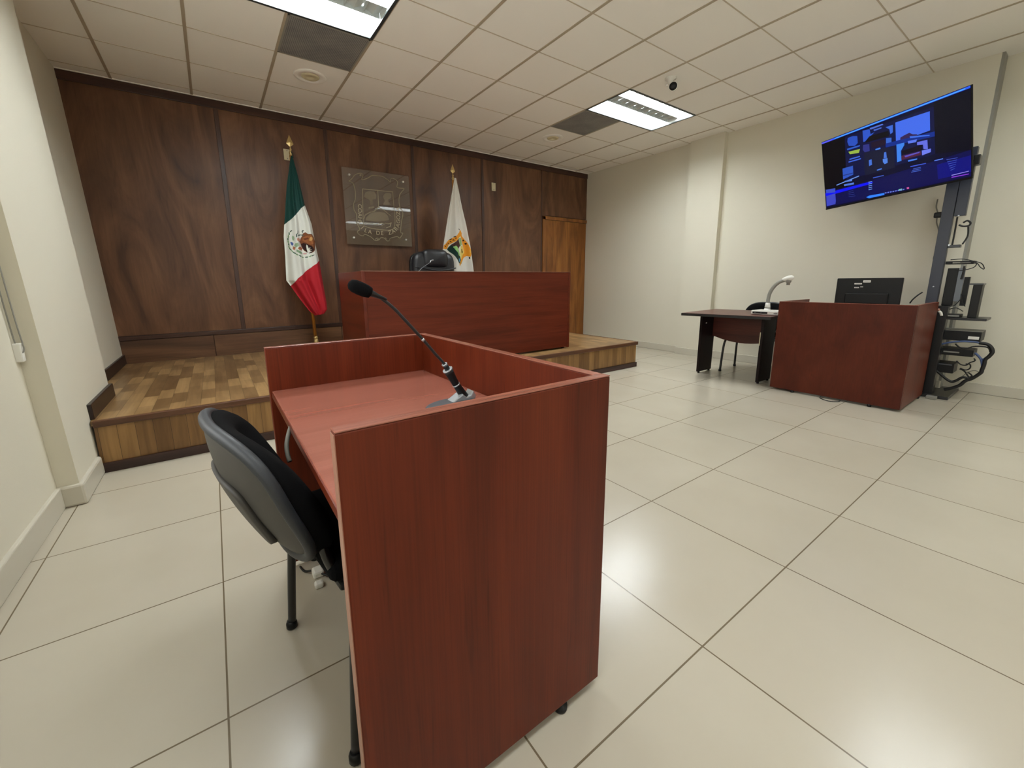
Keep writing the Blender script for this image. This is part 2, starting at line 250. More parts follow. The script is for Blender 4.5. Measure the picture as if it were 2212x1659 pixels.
TV = [((2,2,9),[(0.0,1.0),(0.2018,0.9975),(0.1978,0.2413),(-0.0022,0.2551)]),((8,16,62),[(0.2005,0.9505),(0.8005,0.9131),(0.8035,0.3681),(0.1923,0.3431)]),((3,5,22),[(0.8009,0.9794),(0.9981,0.9484),(0.9981,0.3038),(0.8035,0.3681)]),((6,10,75),[(0.0069,0.2513),(0.414,0.2517),(0.9981,0.3038),(1.0,0.0164),(0.707,0.0151),(0.0041,0.0259)]),((8,14,120),[(0.8126,0.2362),(0.9981,0.2448),(0.999,0.0604),(0.8171,0.0598)]),((66,108,235),[(0.5683,0.8943),(0.7781,0.8796),(0.7776,0.6591),(0.6835,0.6515),(0.5971,0.6648),(0.5682,0.6647)]),((50,34,84),[(0.5962,0.6897),(0.6228,0.7028),(0.6538,0.7123),(0.6747,0.6808),(0.7015,0.6633),(0.7012,0.64),(0.6592,0.6457),(0.597,0.6588)]),((40,80,190),[(0.224,0.9218),(0.2636,0.9234),(0.2979,0.9012),(0.2995,0.8069),(0.2757,0.7813),(0.229,0.8097),(0.2186,0.8707)]),((40,90,200),[(0.2121,0.7788),(0.3139,0.7713),(0.3134,0.7516),(0.2156,0.7561)]),((150,180,70),[(0.223,0.7311),(0.3142,0.7178),(0.3039,0.6703),(0.2339,0.6904)]),((60,100,220),[(0.2284,0.6317),(0.3105,0.6262),(0.3102,0.6102),(0.228,0.614)]),((60,100,220),[(0.2195,0.5979),(0.3174,0.5927),(0.317,0.5755),(0.219,0.5816)]),((45,85,200),[(0.3405,0.9457),(0.3915,0.9308),(0.3973,0.8626),(0.4261,0.8693),(0.3894,0.8289),(0.3667,0.7913),(0.3408,0.7944)]),((80,110,210),[(0.3918,0.9435),(0.4829,0.938),(0.4894,0.921),(0.3985,0.9197)]),((70,100,200),[(0.4197,0.9055),(0.4754,0.8994),(0.4751,0.8845),(0.4228,0.8842)]),((5,4,14),[(0.3897,0.8417),(0.5214,0.8247),(0.5236,0.755),(0.3663,0.7719),(0.3519,0.7875)]),((60,105,215),[(0.5022,0.8811),(0.5519,0.8778),(0.5505,0.7868),(0.5338,0.7731),(0.5283,0.8386)]),((30,16,40),[(0.3951,0.754),(0.493,0.7371),(0.5053,0.6603),(0.4007,0.6726)]),((55,100,200),[(0.5033,0.7431),(0.5397,0.726),(0.5386,0.6523),(0.5018,0.6561)]),((45,50,130),[(0.34,0.7553),(0.384,0.7414),(0.3857,0.6489),(0.3489,0.6508),(0.3348,0.6922)]),((70,130,235),[(0.4253,0.6488),(0.4605,0.6495),(0.4637,0.631),(0.4298,0.6254)]),((20,24,50),[(0.3413,0.6485),(0.5576,0.6095),(0.5569,0.3353),(0.342,0.34)]),((70,115,215),[(0.3759,0.5295),(0.3964,0.5313),(0.3978,0.4581),(0.3757,0.4501)]),((70,115,215),[(0.4867,0.5702),(0.5003,0.5686),(0.5038,0.4906),(0.482,0.4964)]),((80,130,225),[(0.475,0.4914),(0.5078,0.4858),(0.5081,0.4246),(0.4875,0.4166),(0.4757,0.4486)]),((70,120,225),[(0.4308,0.3751),(0.466,0.3764),(0.4658,0.361),(0.4319,0.3588)]),((10,45,140),[(0.4988,0.6769),(0.8041,0.63),(0.8037,0.5736),(0.4993,0.6262)]),((60,130,235),[(0.5708,0.62),(0.6217,0.613),(0.6213,0.5829),(0.5984,0.5235),(0.5999,0.3995),(0.5709,0.3968)]),((12,6,24),[(0.6047,0.5197),(0.7266,0.5242),(0.726,0.46),(0.6041,0.4711)]),((75,30,60),[(0.6007,0.4607),(0.723,0.45),(0.7226,0.403),(0.6,0.4056)]),((90,80,190),[(0.6196,0.4499),(0.7171,0.4476),(0.711,0.4333),(0.6256,0.4281)]),((90,120,235),[(0.6435,0.6174),(0.7009,0.6049),(0.6946,0.5735),(0.6462,0.5857)]),((100,110,225),[(0.7005,0.5698),(0.7615,0.5606),(0.7635,0.4493),(0.7377,0.4647),(0.7353,0.5189),(0.7002,0.5346)]),((110,125,240),[(0.7277,0.4531),(0.7805,0.445),(0.7802,0.4047),(0.7283,0.3938)]),((60,110,230),[(0.6564,0.669),(0.7761,0.6087),(0.7749,0.598),(0.6592,0.6434)]),((70,130,240),[(0.6407,0.3831),(0.6986,0.375),(0.6984,0.3608),(0.6436,0.3632)]),((45,85,190),[(0.1683,0.5246),(0.2535,0.5216),(0.2528,0.3978),(0.1681,0.3687)]),((30,50,130),[(0.1698,0.4318),(0.2527,0.4255),(0.2524,0.4146),(0.1695,0.4178)]),((110,150,230),[(0.1071,0.318),(0.2967,0.3623),(0.2964,0.3488),(0.111,0.3061)]),((90,130,220),[(0.1799,0.3419),(0.2408,0.3341),(0.2403,0.3134),(0.181,0.3229)]),((80,120,215),[(0.1728,0.2953),(0.254,0.2861),(0.2533,0.2586),(0.1737,0.2692)]),((10,20,245),[(0.0064,0.2364),(0.3846,0.2389),(0.3989,0.2189),(0.3839,0.2057),(0.0094,0.1871)]),((60,80,190),[(0.0126,0.2863),(0.0971,0.2744),(0.0953,0.2138),(0.0136,0.2334)]),((60,70,190),[(0.0122,0.189),(0.0948,0.1993),(0.0957,0.0827),(0.09,0.0391),(0.0108,0.0356)]),((60,90,200),[(0.4002,0.2849),(0.4783,0.2795),(0.4781,0.2692),(0.4014,0.271)]),((60,90,220),[(0.6552,0.3021),(0.7507,0.2905),(0.7507,0.2811),(0.6563,0.2894)]),((90,130,240),[(0.7991,0.2956),(0.8485,0.2933),(0.8484,0.2819),(0.8001,0.2857)]),((50,130,250),[(0.343,0.0374),(0.3659,0.0513),(0.4776,0.041),(0.4772,0.0149),(0.3651,0.0149)]),((150,140,230),[(0.8929,0.0747),(0.9844,0.0766),(0.9844,0.0701),(0.8939,0.0652)]),((140,60,220),[(0.8928,0.0521),(0.9844,0.046),(0.9843,0.0372),(0.8938,0.0414)]),((120,200,160),[(0.5757,0.048),(0.5984,0.0469),(0.5981,0.0231),(0.5767,0.0272)]),((210,90,160),[(0.6285,0.0475),(0.6429,0.0461),(0.6439,0.0245),(0.6301,0.0243)]),((110,150,235),[(0.3661,0.2408),(0.3934,0.2388),(0.3932,0.2295),(0.3674,0.2294)]),((110,150,235),[(0.3656,0.2154),(0.3929,0.2136),(0.3927,0.2043),(0.3669,0.2041)]),((110,150,235),[(0.3651,0.19),(0.3924,0.1884),(0.3922,0.1791),(0.3663,0.1786)]),((110,150,235),[(0.3645,0.1646),(0.3919,0.1632),(0.3917,0.1539),(0.3658,0.1532)]),((110,150,235),[(0.364,0.1391),(0.3914,0.1379),(0.3912,0.1286),(0.3652,0.1277)]),((60,80,180),[(0.8672,0.2692),(0.9271,0.258),(0.927,0.2525),(0.8682,0.2608)]),((60,80,180),[(0.8713,0.2421),(0.9239,0.2354),(0.9239,0.2299),(0.8723,0.2336)]),((60,80,180),[(0.8754,0.215),(0.9208,0.2127),(0.9208,0.2072),(0.8765,0.2065)]),((60,80,180),[(0.8796,0.1879),(0.9177,0.19),(0.9176,0.1844),(0.8806,0.1795)]),((60,80,180),[(0.8837,0.1609),(0.9145,0.1671),(0.9145,0.1615),(0.8847,0.1524)]),((60,80,180),[(0.8878,0.1339),(0.9113,0.1442),(0.9113,0.1386),(0.8888,0.1254)]),((50,60,140),[(0.2085,0.1799),(0.2449,0.1783),(0.2448,0.1742),(0.2091,0.1725)]),((50,60,140),[(0.2079,0.1546),(0.2507,0.1506),(0.2506,0.1465),(0.2085,0.1472)]),((50,60,140),[(0.2072,0.1293),(0.2564,0.123),(0.2563,0.1188),(0.2078,0.1219)]),((50,60,140),[(0.2065,0.1039),(0.2621,0.0953),(0.262,0.0912),(0.2071,0.0965)]),((70,100,200),[(0.6732,0.2623),(0.7212,0.2588),(0.7212,0.2529),(0.6743,0.2532)]),((70,100,200),[(0.6669,0.2461),(0.721,0.2398),(0.721,0.2339),(0.668,0.237)]),((70,100,200),[(0.6606,0.2298),(0.7209,0.2208),(0.7208,0.2148),(0.6617,0.2207)]),((110,130,235),[(0.4812,0.0447),(0.4936,0.0447),(0.4934,0.0317),(0.4823,0.0311)]),((110,130,235),[(0.4991,0.0437),(0.5115,0.0436),(0.5113,0.0307),(0.5003,0.0301)]),((110,130,235),[(0.5169,0.0426),(0.5291,0.0426),(0.5289,0.0297),(0.518,0.0291)]),((110,130,235),[(0.5345,0.0416),(0.5465,0.0415),(0.5463,0.0288),(0.5356,0.0282)]),((110,130,235),[(0.5518,0.0405),(0.5638,0.0405),(0.5636,0.0278),(0.553,0.0272)]),((110,130,235),[(0.569,0.0395),(0.5808,0.0395),(0.5807,0.0268),(0.5702,0.0263)]),((110,130,235),[(0.586,0.0385),(0.5977,0.0384),(0.5975,0.0259),(0.5871,0.0253)]),((110,130,235),[(0.6028,0.0375),(0.6144,0.0374),(0.6142,0.025),(0.604,0.0244)])]
PL = [[(0.0914,0.8261),(0.1405,0.8075),(0.1583,0.7693),(0.1689,0.6976),(0.1599,0.5989),(0.132,0.5309),(0.1339,0.4569),(0.1636,0.4011),(0.1617,0.2837),(0.1948,0.2096),(0.1562,0.1734),(0.1835,0.1323),(0.2362,0.1221),(0.2649,0.1408),(0.3444,0.1146),(0.3877,0.0819),(0.4141,0.0656),(0.471,0.077),(0.4966,0.1047),(0.5487,0.1072),(0.5935,0.0693),(0.6323,0.0756),(0.6439,0.1029),(0.7035,0.1236),(0.7629,0.1356),(0.8011,0.1194),(0.855,0.1853),(0.8214,0.2015),(0.8401,0.3367),(0.8735,0.4719),(0.8302,0.5562),(0.8214,0.6423),(0.8418,0.7304),(0.9152,0.8152),(0.8475,0.8167),(0.8004,0.8289),(0.8147,0.8982),(0.7603,0.9342),(0.7129,0.9288),(0.7005,0.8856),(0.6647,0.9067),(0.5934,0.94),(0.5209,0.9439),(0.4306,0.9374),(0.3652,0.8973),(0.2746,0.8627),(0.2979,0.9298),(0.2559,0.9449),(0.1847,0.9164),(0.1372,0.8631),(0.0914,0.8261)],[(0.2774,0.7452),(0.7287,0.7535)],[(0.2774,0.7452),(0.2625,0.5255),(0.2553,0.2898),(0.2832,0.249),(0.4268,0.2232),(0.6623,0.2238),(0.7299,0.2942),(0.7416,0.4618),(0.7321,0.5998),(0.7287,0.7535)],[(0.5005,0.7432),(0.4972,0.5284)],[(0.265,0.3497),(0.2873,0.4019),(0.3535,0.4407),(0.4279,0.4634),(0.4972,0.5284),(0.5866,0.4844),(0.6402,0.4455),(0.6765,0.4221)],[(0.2785,0.2998),(0.3595,0.2966),(0.4503,0.2852),(0.5264,0.3074),(0.5729,0.3017),(0.5237,0.2725)],[(0.583,0.3111),(0.6395,0.306),(0.6792,0.3261),(0.6561,0.2719),(0.5974,0.2508)],[(0.2545,0.9287),(0.2716,0.9267),(0.2617,0.9135),(0.249,0.916),(0.2545,0.9287)],[(0.4156,0.0832),(0.445,0.1021),(0.4626,0.0898),(0.443,0.0775)],[(0.548,0.0983),(0.5773,0.1086),(0.5856,0.0912)]]
PF = [[(0.2905,0.644),(0.3134,0.7038),(0.3778,0.7308),(0.4492,0.7256),(0.4771,0.6783),(0.4593,0.6264),(0.4136,0.6222),(0.4172,0.5554),(0.371,0.5431),(0.3676,0.6096),(0.3158,0.6298)],[(0.5728,0.6706),(0.5994,0.7153),(0.6425,0.7322),(0.703,0.7255),(0.706,0.6746),(0.6447,0.6348),(0.67,0.5944),(0.7015,0.5713),(0.5647,0.5639),(0.597,0.622)],[(0.2934,0.3686),(0.3709,0.4336),(0.4644,0.462),(0.5847,0.4585),(0.6377,0.4106),(0.6434,0.3587),(0.4723,0.3298),(0.2905,0.3346)],[(0.2695,0.2992),(0.3424,0.3083),(0.3951,0.286),(0.2767,0.2784)],[(0.3508,0.5162),(0.4334,0.5315),(0.4222,0.5053),(0.3396,0.4901)]]
PT = [(0.2245,0.543),(0.2174,0.4636),(0.2126,0.3796),(0.2086,0.2952),(0.2366,0.2291),(0.3052,0.1903),(0.4046,0.176),(0.5161,0.1742),(0.6113,0.1811),(0.6997,0.2082),(0.7616,0.2606),(0.788,0.3333),(0.7934,0.4131),(0.7943,0.4834),(0.7912,0.5529)]
MIC = [(0.6279,0.7612),(0.6034,0.7917),(0.5834,0.8372),(0.5684,0.869),(0.5352,0.9095),(0.4993,0.9557),(0.4514,1.0115),(0.4125,1.056),(0.3749,1.0869)]
CB = [[(0.7536,0.4823),(0.6775,0.5149),(0.6021,0.5323),(0.5272,0.5352),(0.5007,0.5299)],[(0.5007,0.5299),(0.4528,0.5243),(0.4237,0.4945),(0.4132,0.457),(0.4271,0.4159),(0.4444,0.3852),(0.4454,0.3398),(0.4509,0.2876),(0.456,0.2581),(0.4998,0.198),(0.5373,0.1672),(0.5657,0.1201),(0.6192,0.079),(0.6568,0.0588)],[(0.8308,0.305),(0.7662,0.2634),(0.7098,0.2124),(0.6544,0.1623),(0.6201,0.1449),(0.5909,0.1626),(0.5569,0.1988),(0.5182,0.1944)],[(0.645,0.5071),(0.6137,0.4761),(0.5745,0.4695),(0.5361,0.4916)],[(0.5361,0.4916),(0.4857,0.5007),(0.4412,0.4923),(0.4254,0.4553)],[(0.5138,0.4375),(0.4744,0.392),(0.456,0.338),(0.4501,0.282)],[(0.6158,0.3474),(0.5845,0.3172),(0.55,0.317),(0.5309,0.3432),(0.5039,0.3647),(0.5124,0.3863)],[(0.5836,0.2822),(0.5475,0.2708),(0.5239,0.2923),(0.5285,0.3263),(0.5553,0.3278)],[(0.5867,0.2758),(0.5535,0.2581),(0.5205,0.2115),(0.5036,0.2263),(0.5341,0.2557)],[(0.4568,0.2637),(0.4916,0.2748),(0.5267,0.257),(0.5585,0.2102)],[(0.838,0.026),(0.812,-0.0062),(0.7954,-0.034)],[(0.4601,0.3941),(0.4499,0.373),(0.4441,0.3173)]]
CW = [[(0.9701,1.8622),(0.9703,1.7917),(0.9529,1.7313),(0.9488,1.6466),(0.9231,1.5593),(0.9228,1.4677),(0.9208,1.3619),(0.924,1.2956),(0.9061,1.268)],[(0.9923,0.871),(0.9766,0.9066),(0.9471,0.949),(0.9167,0.9806)]]
CU = [[(0.7777,1.2779),(0.6998,1.2804),(0.6336,1.2588),(0.5856,1.2385),(0.5642,1.2013),(0.5662,1.1862),(0.5896,1.2082),(0.6103,1.2395),(0.6538,1.2536),(0.7133,1.253)],[(0.6103,1.2395),(0.6261,1.2033),(0.6863,1.1804),(0.7296,1.1816)],[(0.6828,1.2176),(0.6829,1.1554),(0.6882,1.099)],[(0.6702,0.9664),(0.6514,0.8906),(0.6291,0.8532)],[(0.7258,0.823),(0.6835,0.838),(0.6359,0.8082)],[(0.7293,0.8489),(0.6956,0.8632),(0.6677,0.9155)],[(0.7669,1.5868),(0.7392,1.5715),(0.7058,1.5739),(0.6985,1.5971),(0.7201,1.6176),(0.7434,1.6023)]]

# ---------------------------------------------------------------- materials
M = {}
M['wall'] = flat('painted_wall', (214, 208, 190), .75, bump=.25, bscale=260)
M['ceil'] = flat('ceiling_board', (246, 243, 236), .9, bump=.2, bscale=300)
M['tee'] = flat('ceiling_tee', (176, 163, 142), .5)
M['tee_thin'] = flat('ceiling_tee_thin', (196, 184, 164), .5)
M['skirt'] = flat('tile_skirting', (196, 190, 174), .35)
M['dark_wood'] = wood('dark_trim_wood', (22, 12, 10), (38, 22, 18), (52, 32, 26), 'y', .35)
M['dark_wood_x'] = wood('dark_trim_wood_long', (40, 22, 18), (58, 34, 28), (72, 44, 34), 'x', .35)
M['veneer'] = wood('brown_veneer', (76, 50, 35), (102, 69, 48), (124, 88, 62), 'z', .38, cross=2.6, along=.7, fibre=.15, distort=2.2, spec=.35)
M['veneer_x'] = wood('brown_veneer_low', (76, 50, 34), (100, 68, 46), (120, 86, 58), 'x', .38, cross=3.2, along=.55, fibre=.25, distort=1.6)
M['batten'] = wood('batten_wood', (56, 34, 25), (72, 45, 33), (86, 56, 40), 'z', .35)
M['batten_x'] = wood('batten_wood_long', (48, 29, 21), (64, 39, 29), (78, 50, 36), 'x', .35)
M['door_wood'] = wood('amber_door_wood', (96, 54, 20), (132, 80, 32), (160, 104, 48), 'z', .35, cross=6, along=.8, fibre=.3, distort=1.2)
M['maho_z'] = wood('mahogany_laminate', (80, 29, 12), (94, 35, 16), (104, 42, 20), 'z', .4, cross=11, along=.8, fibre=.22, spec=.22)
M['maho_x'] = wood('mahogany_laminate_long', (82, 30, 14), (97, 37, 19), (108, 44, 24), 'x', .4, cross=16, along=.9, fibre=.22, spec=.22)
M['maho_y'] = wood('mahogany_laminate_deep', (82, 30, 14), (97, 37, 19), (108, 44, 24), 'y', .3, cross=16, along=.9, fibre=.22, spec=.25)
M['maho_top_sheen'] = wood('mahogany_worktop_sheen', (146, 87, 71), (154, 94, 78), (161, 101, 85), 'x', .2, cross=12, along=.7, fibre=.08, coat=.6)  # base colour lightened to carry the sheen of the worktops
M['maho_dark'] = wood('mahogany_far_desk', (68, 26, 14), (80, 31, 17), (90, 38, 22), 'z', .4, cross=5, along=2.5, fibre=.15, spec=.22)
M['wine_dark'] = wood('dark_wine_laminate', (14, 5, 5), (22, 8, 8), (30, 11, 10), 'z', .4, spec=.25, cross=10)
M['wine'] = wood('wine_laminate', (64, 26, 20), (82, 36, 28), (96, 44, 34), 'y', .35, cross=10)
M['cap_x'] = wood('cap_laminate_sheen_long', (128, 74, 58), (146, 88, 70), (156, 98, 80), 'x', .25, cross=20, along=1)  # paler than the panels: reflection on the top edges put into the colour
M['cap_y'] = wood('cap_laminate_sheen_deep', (128, 74, 58), (146, 88, 70), (156, 98, 80), 'y', .25, cross=20, along=1)  # same edge reflection in the colour, grain running in depth
M['nosing'] = wood('brown_nosing', (70, 42, 24), (92, 58, 36), (110, 72, 46), 'x', .35)
M['edge'] = flat('light_edge_band', (160, 116, 96), .35)
M['black_edge'] = flat('black_edge_band', (12, 10, 10), .35)
M['black_plastic'] = flat('black_plastic', (14, 14, 14), .45, spec=.35)
M['black_metal'] = flat('black_metal', (16, 16, 17), .3, spec=.6)
M['pole_metal'] = flat('blue_black_steel', (34, 38, 50), .38, spec=.6)
M['black_fabric'] = flat('black_fabric', (13, 13, 14), .95, spec=.1, bump=.5, bscale=900)
M['leather'] = flat('black_leather', (28, 29, 33), .38, bump=.3, bscale=160)
M['shell'] = flat('charcoal_plastic_shell', (64, 61, 56), .6, spec=.6, bump=.15, bscale=700)
M['rim_plastic'] = flat('dark_rim_plastic', (44, 46, 49), .5, spec=.5, bump=.15, bscale=700)
M['foam'] = flat('foam_windscreen', (12, 12, 13), .95, spec=.1, bump=.8, bscale=900)
M['silver'] = flat('silver_plastic', (170, 174, 176), .25, metal=.6)
M['grey_metal'] = flat('grey_metal', (100, 104, 108), .35, metal=.5)
M['white_plastic'] = flat('white_plastic', (228, 226, 218), .4)
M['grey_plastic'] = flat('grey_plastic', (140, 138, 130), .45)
M['cream_plastic'] = flat('cream_plastic', (216, 206, 172), .45)
M['white_metal'] = flat('white_enamel', (215, 215, 210), .4)
M['louver'] = flat('bright_louver', (196, 202, 200), .35, metal=.0)
M['rim'] = flat('dark_fixture_rim', (52, 56, 55), .4)  # dark frame lip around each ceiling light
M['gold'] = flat('gold_metal', (205, 178, 120), .3, metal=.7)
M['pole_wood'] = wood('varnished_pole', (150, 92, 24), (180, 118, 36), (200, 140, 54), 'z', .3, cross=40)
M['blue_cable'] = flat('blue_cable', (70, 88, 128), .5)
M['grey_cable'] = flat('grey_cable', (110, 108, 98), .6)
M['black_cable'] = flat('black_cable', (16, 16, 16), .5)
M['tile_trim'] = M['skirt']
em, N_, L_, b_ = new_mat('lamp_glow')
b_.inputs['Base Color'].default_value = (.8, .8, .8, 1)
b_.inputs['Emission Color'].default_value = (*LAMP_COLOR, 1); b_.inputs['Emission Strength'].default_value = LAMP_STRENGTH
M['lamp'] = em
em2 = em.copy(); em2.name = 'lamp_glow_dimmed'; em2.node_tree.nodes['Principled BSDF'].inputs['Emission Strength'].default_value = LAMP_STRENGTH*.46; M['lamp_dim'] = em2  # weaker glow for the unseen fixtures, to even out the floor brightness

def floor_mat():
    mt, N, L, b = new_mat('floor_tiles')
    tc = N.new('ShaderNodeTexCoord'); mp = N.new('ShaderNodeMapping'); mp.vector_type = 'POINT'
    s = 1/.61
    mp.inputs['Location'].default_value = (-1.1236*s, -.5290*s, 0); mp.inputs['Scale'].default_value = (s, s, s)
    L.new(tc.outputs['Object'], mp.inputs['Vector'])
    br = N.new('ShaderNodeTexBrick'); br.offset = 0; br.squash = 1
    br.inputs['Scale'].default_value = 1; br.inputs['Brick Width'].default_value = 1; br.inputs['Row Height'].default_value = 1
    br.inputs['Mortar Size'].default_value = .0042; br.inputs['Mortar Smooth'].default_value = .1
    br.inputs['Color1'].default_value = lin((184, 175, 158)); br.inputs['Color2'].default_value = lin((188, 180, 163))
    br.inputs['Mortar'].default_value = lin((110, 98, 78))
    L.new(mp.outputs['Vector'], br.inputs['Vector'])
    n = N.new('ShaderNodeTexNoise'); n.inputs['Scale'].default_value = 2.2; n.inputs['Detail'].default_value = 6
    L.new(tc.outputs['Object'], n.inputs['Vector'])
    rp = N.new('ShaderNodeValToRGB'); rp.color_ramp.elements[0].position = .35; rp.color_ramp.elements[1].position = .65
    rp.color_ramp.elements[0].color = (.93, .92, .90, 1); rp.color_ramp.elements[1].color = (1, 1, 1, 1)
    L.new(n.outputs['Fac'], rp.inputs['Fac'])
    mx = N.new('ShaderNodeMix'); mx.data_type = 'RGBA'; mx.blend_type = 'MULTIPLY'; mx.inputs['Factor'].default_value = .6
    L.new(br.outputs['Color'], mx.inputs['A']); L.new(rp.outputs['Color'], mx.inputs['B'])
    L.new(mx.outputs['Result'], b.inputs['Base Color'])
    b.inputs['Roughness'].default_value = .23; b.inputs['Specular IOR Level'].default_value = .45
    bp = N.new('ShaderNodeBump'); bp.invert = True; bp.inputs['Strength'].default_value = .4; bp.inputs['Distance'].default_value = .002
    L.new(br.outputs['Fac'], bp.inputs['Height']); L.new(bp.outputs['Normal'], b.inputs['Normal'])
    return mt
M['floor'] = floor_mat()

def parquet(name, ax_len, ax_row, blen, brow, rough=.3, cols=((92, 66, 40), (150, 116, 72)), off=(0, 0)):
    """strip flooring: boards run along ax_len, rows step along ax_row"""
    mt, N, L, b = new_mat(name)
    tc = N.new('ShaderNodeTexCoord'); sp = N.new('ShaderNodeSeparateXYZ'); cb = N.new('ShaderNodeCombineXYZ')
    L.new(tc.outputs['Object'], sp.inputs[0])
    L.new(sp.outputs['XYZ'.index(ax_len.upper())], cb.inputs[0]); L.new(sp.outputs['XYZ'.index(ax_row.upper())], cb.inputs[1])
    br = N.new('ShaderNodeTexBrick'); br.offset = .42; br.offset_frequency = 2
    br.inputs['Scale'].default_value = 1; br.inputs['Brick Width'].default_value = blen; br.inputs['Row Height'].default_value = brow
    br.inputs['Mortar Size'].default_value = .0009; br.inputs['Mortar'].default_value = lin((60, 42, 26)); br.inputs['Bias'].default_value = 0
    br.inputs['Color1'].default_value = (0, 0, 0, 1); br.inputs['Color2'].default_value = (1, 1, 1, 1)
    L.new(cb.outputs[0], br.inputs['Vector'])
    rp = N.new('ShaderNodeValToRGB'); e = rp.color_ramp.elements
    e[0].position = 0; e[0].color = lin(cols[0]); e[1].position = 1; e[1].color = lin(cols[1])
    k = e.new(.5); k.color = lin([(a+c)/2+3 for a, c in zip(*cols)])
    L.new(br.outputs['Color'], rp.inputs['Fac'])
    mp = N.new('ShaderNodeMapping'); mp.inputs['Scale'].default_value = tuple(2.0 if a == ax_len else 26.0 for a in 'xyz')
    L.new(tc.outputs['Object'], mp.inputs['Vector'])
    n = N.new('ShaderNodeTexNoise'); n.inputs['Scale'].default_value = 1; n.inputs['Detail'].default_value = 5; n.inputs['Distortion'].default_value = .8
    L.new(mp.outputs[0], n.inputs['Vector'])
    r2 = N.new('ShaderNodeValToRGB'); r2.color_ramp.elements[0].position = .3; r2.color_ramp.elements[0].color = (.62, .58, .52, 1)
    r2.color_ramp.elements[1].position = .65; r2.color_ramp.elements[1].color = (1.05, 1.05, 1.05, 1)
    L.new(n.outputs['Fac'], r2.inputs['Fac'])
    mx = N.new('ShaderNodeMix'); mx.data_type = 'RGBA'; mx.blend_type = 'MULTIPLY'; mx.inputs['Factor'].default_value = .85
    L.new(rp.outputs['Color'], mx.inputs['A']); L.new(r2.outputs['Color'], mx.inputs['B'])
    m2 = N.new('ShaderNodeMix'); m2.data_type = 'RGBA'; m2.inputs['B'].default_value = lin((52, 36, 22))
    L.new(br.outputs['Fac'], m2.inputs['Factor']); L.new(mx.outputs['Result'], m2.inputs['A'])
    L.new(m2.outputs['Result'], b.inputs['Base Color'])
    b.inputs['Roughness'].default_value = rough
    return mt
M['parquet'] = parquet('oak_strip_floor', 'y', 'x', .30, .085, .30, cols=((116, 88, 56), (172, 138, 92)))
M['riser'] = parquet('oak_strip_riser', 'z', 'x', 1.7, .085, .34, cols=((118, 84, 46), (164, 126, 76)))

# ---------------------------------------------------------------- room shell
H = 3.0387
XR, XR2, YB, YF = 5.87, 6.02, 5.59, -5.0
LEAN = .036
def st(name, mb, mat): 
    o = obj(name, mb, mat); o['kind'] = 'structure'; return o
st('floor', MB().box(-1.2, 6.4, YF-.1, 5.8, -.12, 0), M['floor'])
# ceiling with openings for the two lamp rows
lights_x = [(.056, 1.276), (3.716, 4.936)]
lights_y = [3.285, .235, -2.815]
GX0, GY0 = -.554, 5.4208
holes = []
for xa, xb in lights_x:
    for yc in lights_y: holes.append((xa, xb, yc-.305, yc+.305))
cm = MB()
xs = sorted({-1.3, 6.4} | {v for h in holes for v in h[:2]}); ys = sorted({YF-.1, 5.8} | {v for h in holes for v in h[2:]})
for a, b in zip(xs, xs[1:]):
    for c, d in zip(ys, ys[1:]):
        cx, cy = (a+b)/2, (c+d)/2
        if any(h[0] < cx < h[1] and h[2] < cy < h[3] for h in holes): continue
        cm.box(a, b, c, d, H, H+.16)
ceil = st('ceiling', cm, M['ceil'])
tm = MB(); tt = MB()
def cuts(lo, hi, blocked):
    segs = [(lo, hi)]
    for b0, b1 in blocked:
        new = []
        for s0, s1 in segs:
            if b1 <= s0 or b0 >= s1: new.append((s0, s1)); continue
            if b0 > s0: new.append((s0, b0))
            if b1 < s1: new.append((b1, s1))
        segs = new
    return segs
for k in range(-1, 12):
    x = GX0+.61*k
    if not -1.0 < x < 6.0: continue
    bl = [(h[2]+.01, h[3]-.01) for h in holes if h[0]+.05 < x < h[1]-.05]
    for a, b in cuts(YF, YB, bl): tm.box(x-.011, x+.011, a, b, H-.004, H+.002)
for j in range(0, 18):
    y = GY0-.61*j
    if y < YF: break
    bl = [(h[0], h[1]) for h in holes if h[2]+.05 < y < h[3]-.05]
    for a, b in cuts(-1.1, 6.1, bl): tt.box(a, b, y-.0045, y+.0045, H-.0025, H+.002)
obj('ceiling_main_tees', tm, M['tee'], ceil); obj('ceiling_cross_tees', tt, M['tee_thin'], ceil)
obj('ceiling_wall_angle', MB().box(-1.1, XR, YB-.03, YB-.012, H-.006, H), M['ceil'], ceil)

# left wall in three planes, leaning outward with height
wl = MB().box(-1.3, -.765, YF, 2.88, -.05, H+.2).box(-1.3, -.683, 2.88, 3.98, -.05, H+.2).box(-1.3, -.818, 3.98, 5.75, -.05, H+.2).lean(LEAN)
st('wall_left', wl, M['wall'])
wr = MB().box(XR, 6.5, .735, 5.75, -.05, H+.05)
st('wall_right', wr, M['wall'])
wr2 = MB().box(XR2, 6.5, YF, .735, -.05, H+.05)
st('wall_right_near', wr2, M['wall'])
obj('pilaster', MB().box(5.785, 5.9, 3.06, 3.54, 0, H), M['wall'], bpy.data.objects['wall_right'])
st('wall_front', MB().box(-1.3, 6.5, YF-.2, YF, -.05, H+.05), M['wall'])
wb = st('wall_back', MB().box(-1.3, 6.5, YB+.012, YB+.2, -.05, H+.2), M['batten'])
seams = [.245, 1.335, 2.45, 3.58, 4.775]
xs = [-.96]+seams
for a, b in zip(xs, xs[1:]):
    obj('veneer_panel', MB().box(a+.004, b-.004, YB-.003, YB+.014, .615, H-.085, .001), M['veneer'], wb)
obj('veneer_panel', MB().box(4.79, XR, YB-.003, YB+.014, 2.235, H-.085, .001), M['veneer'], wb)
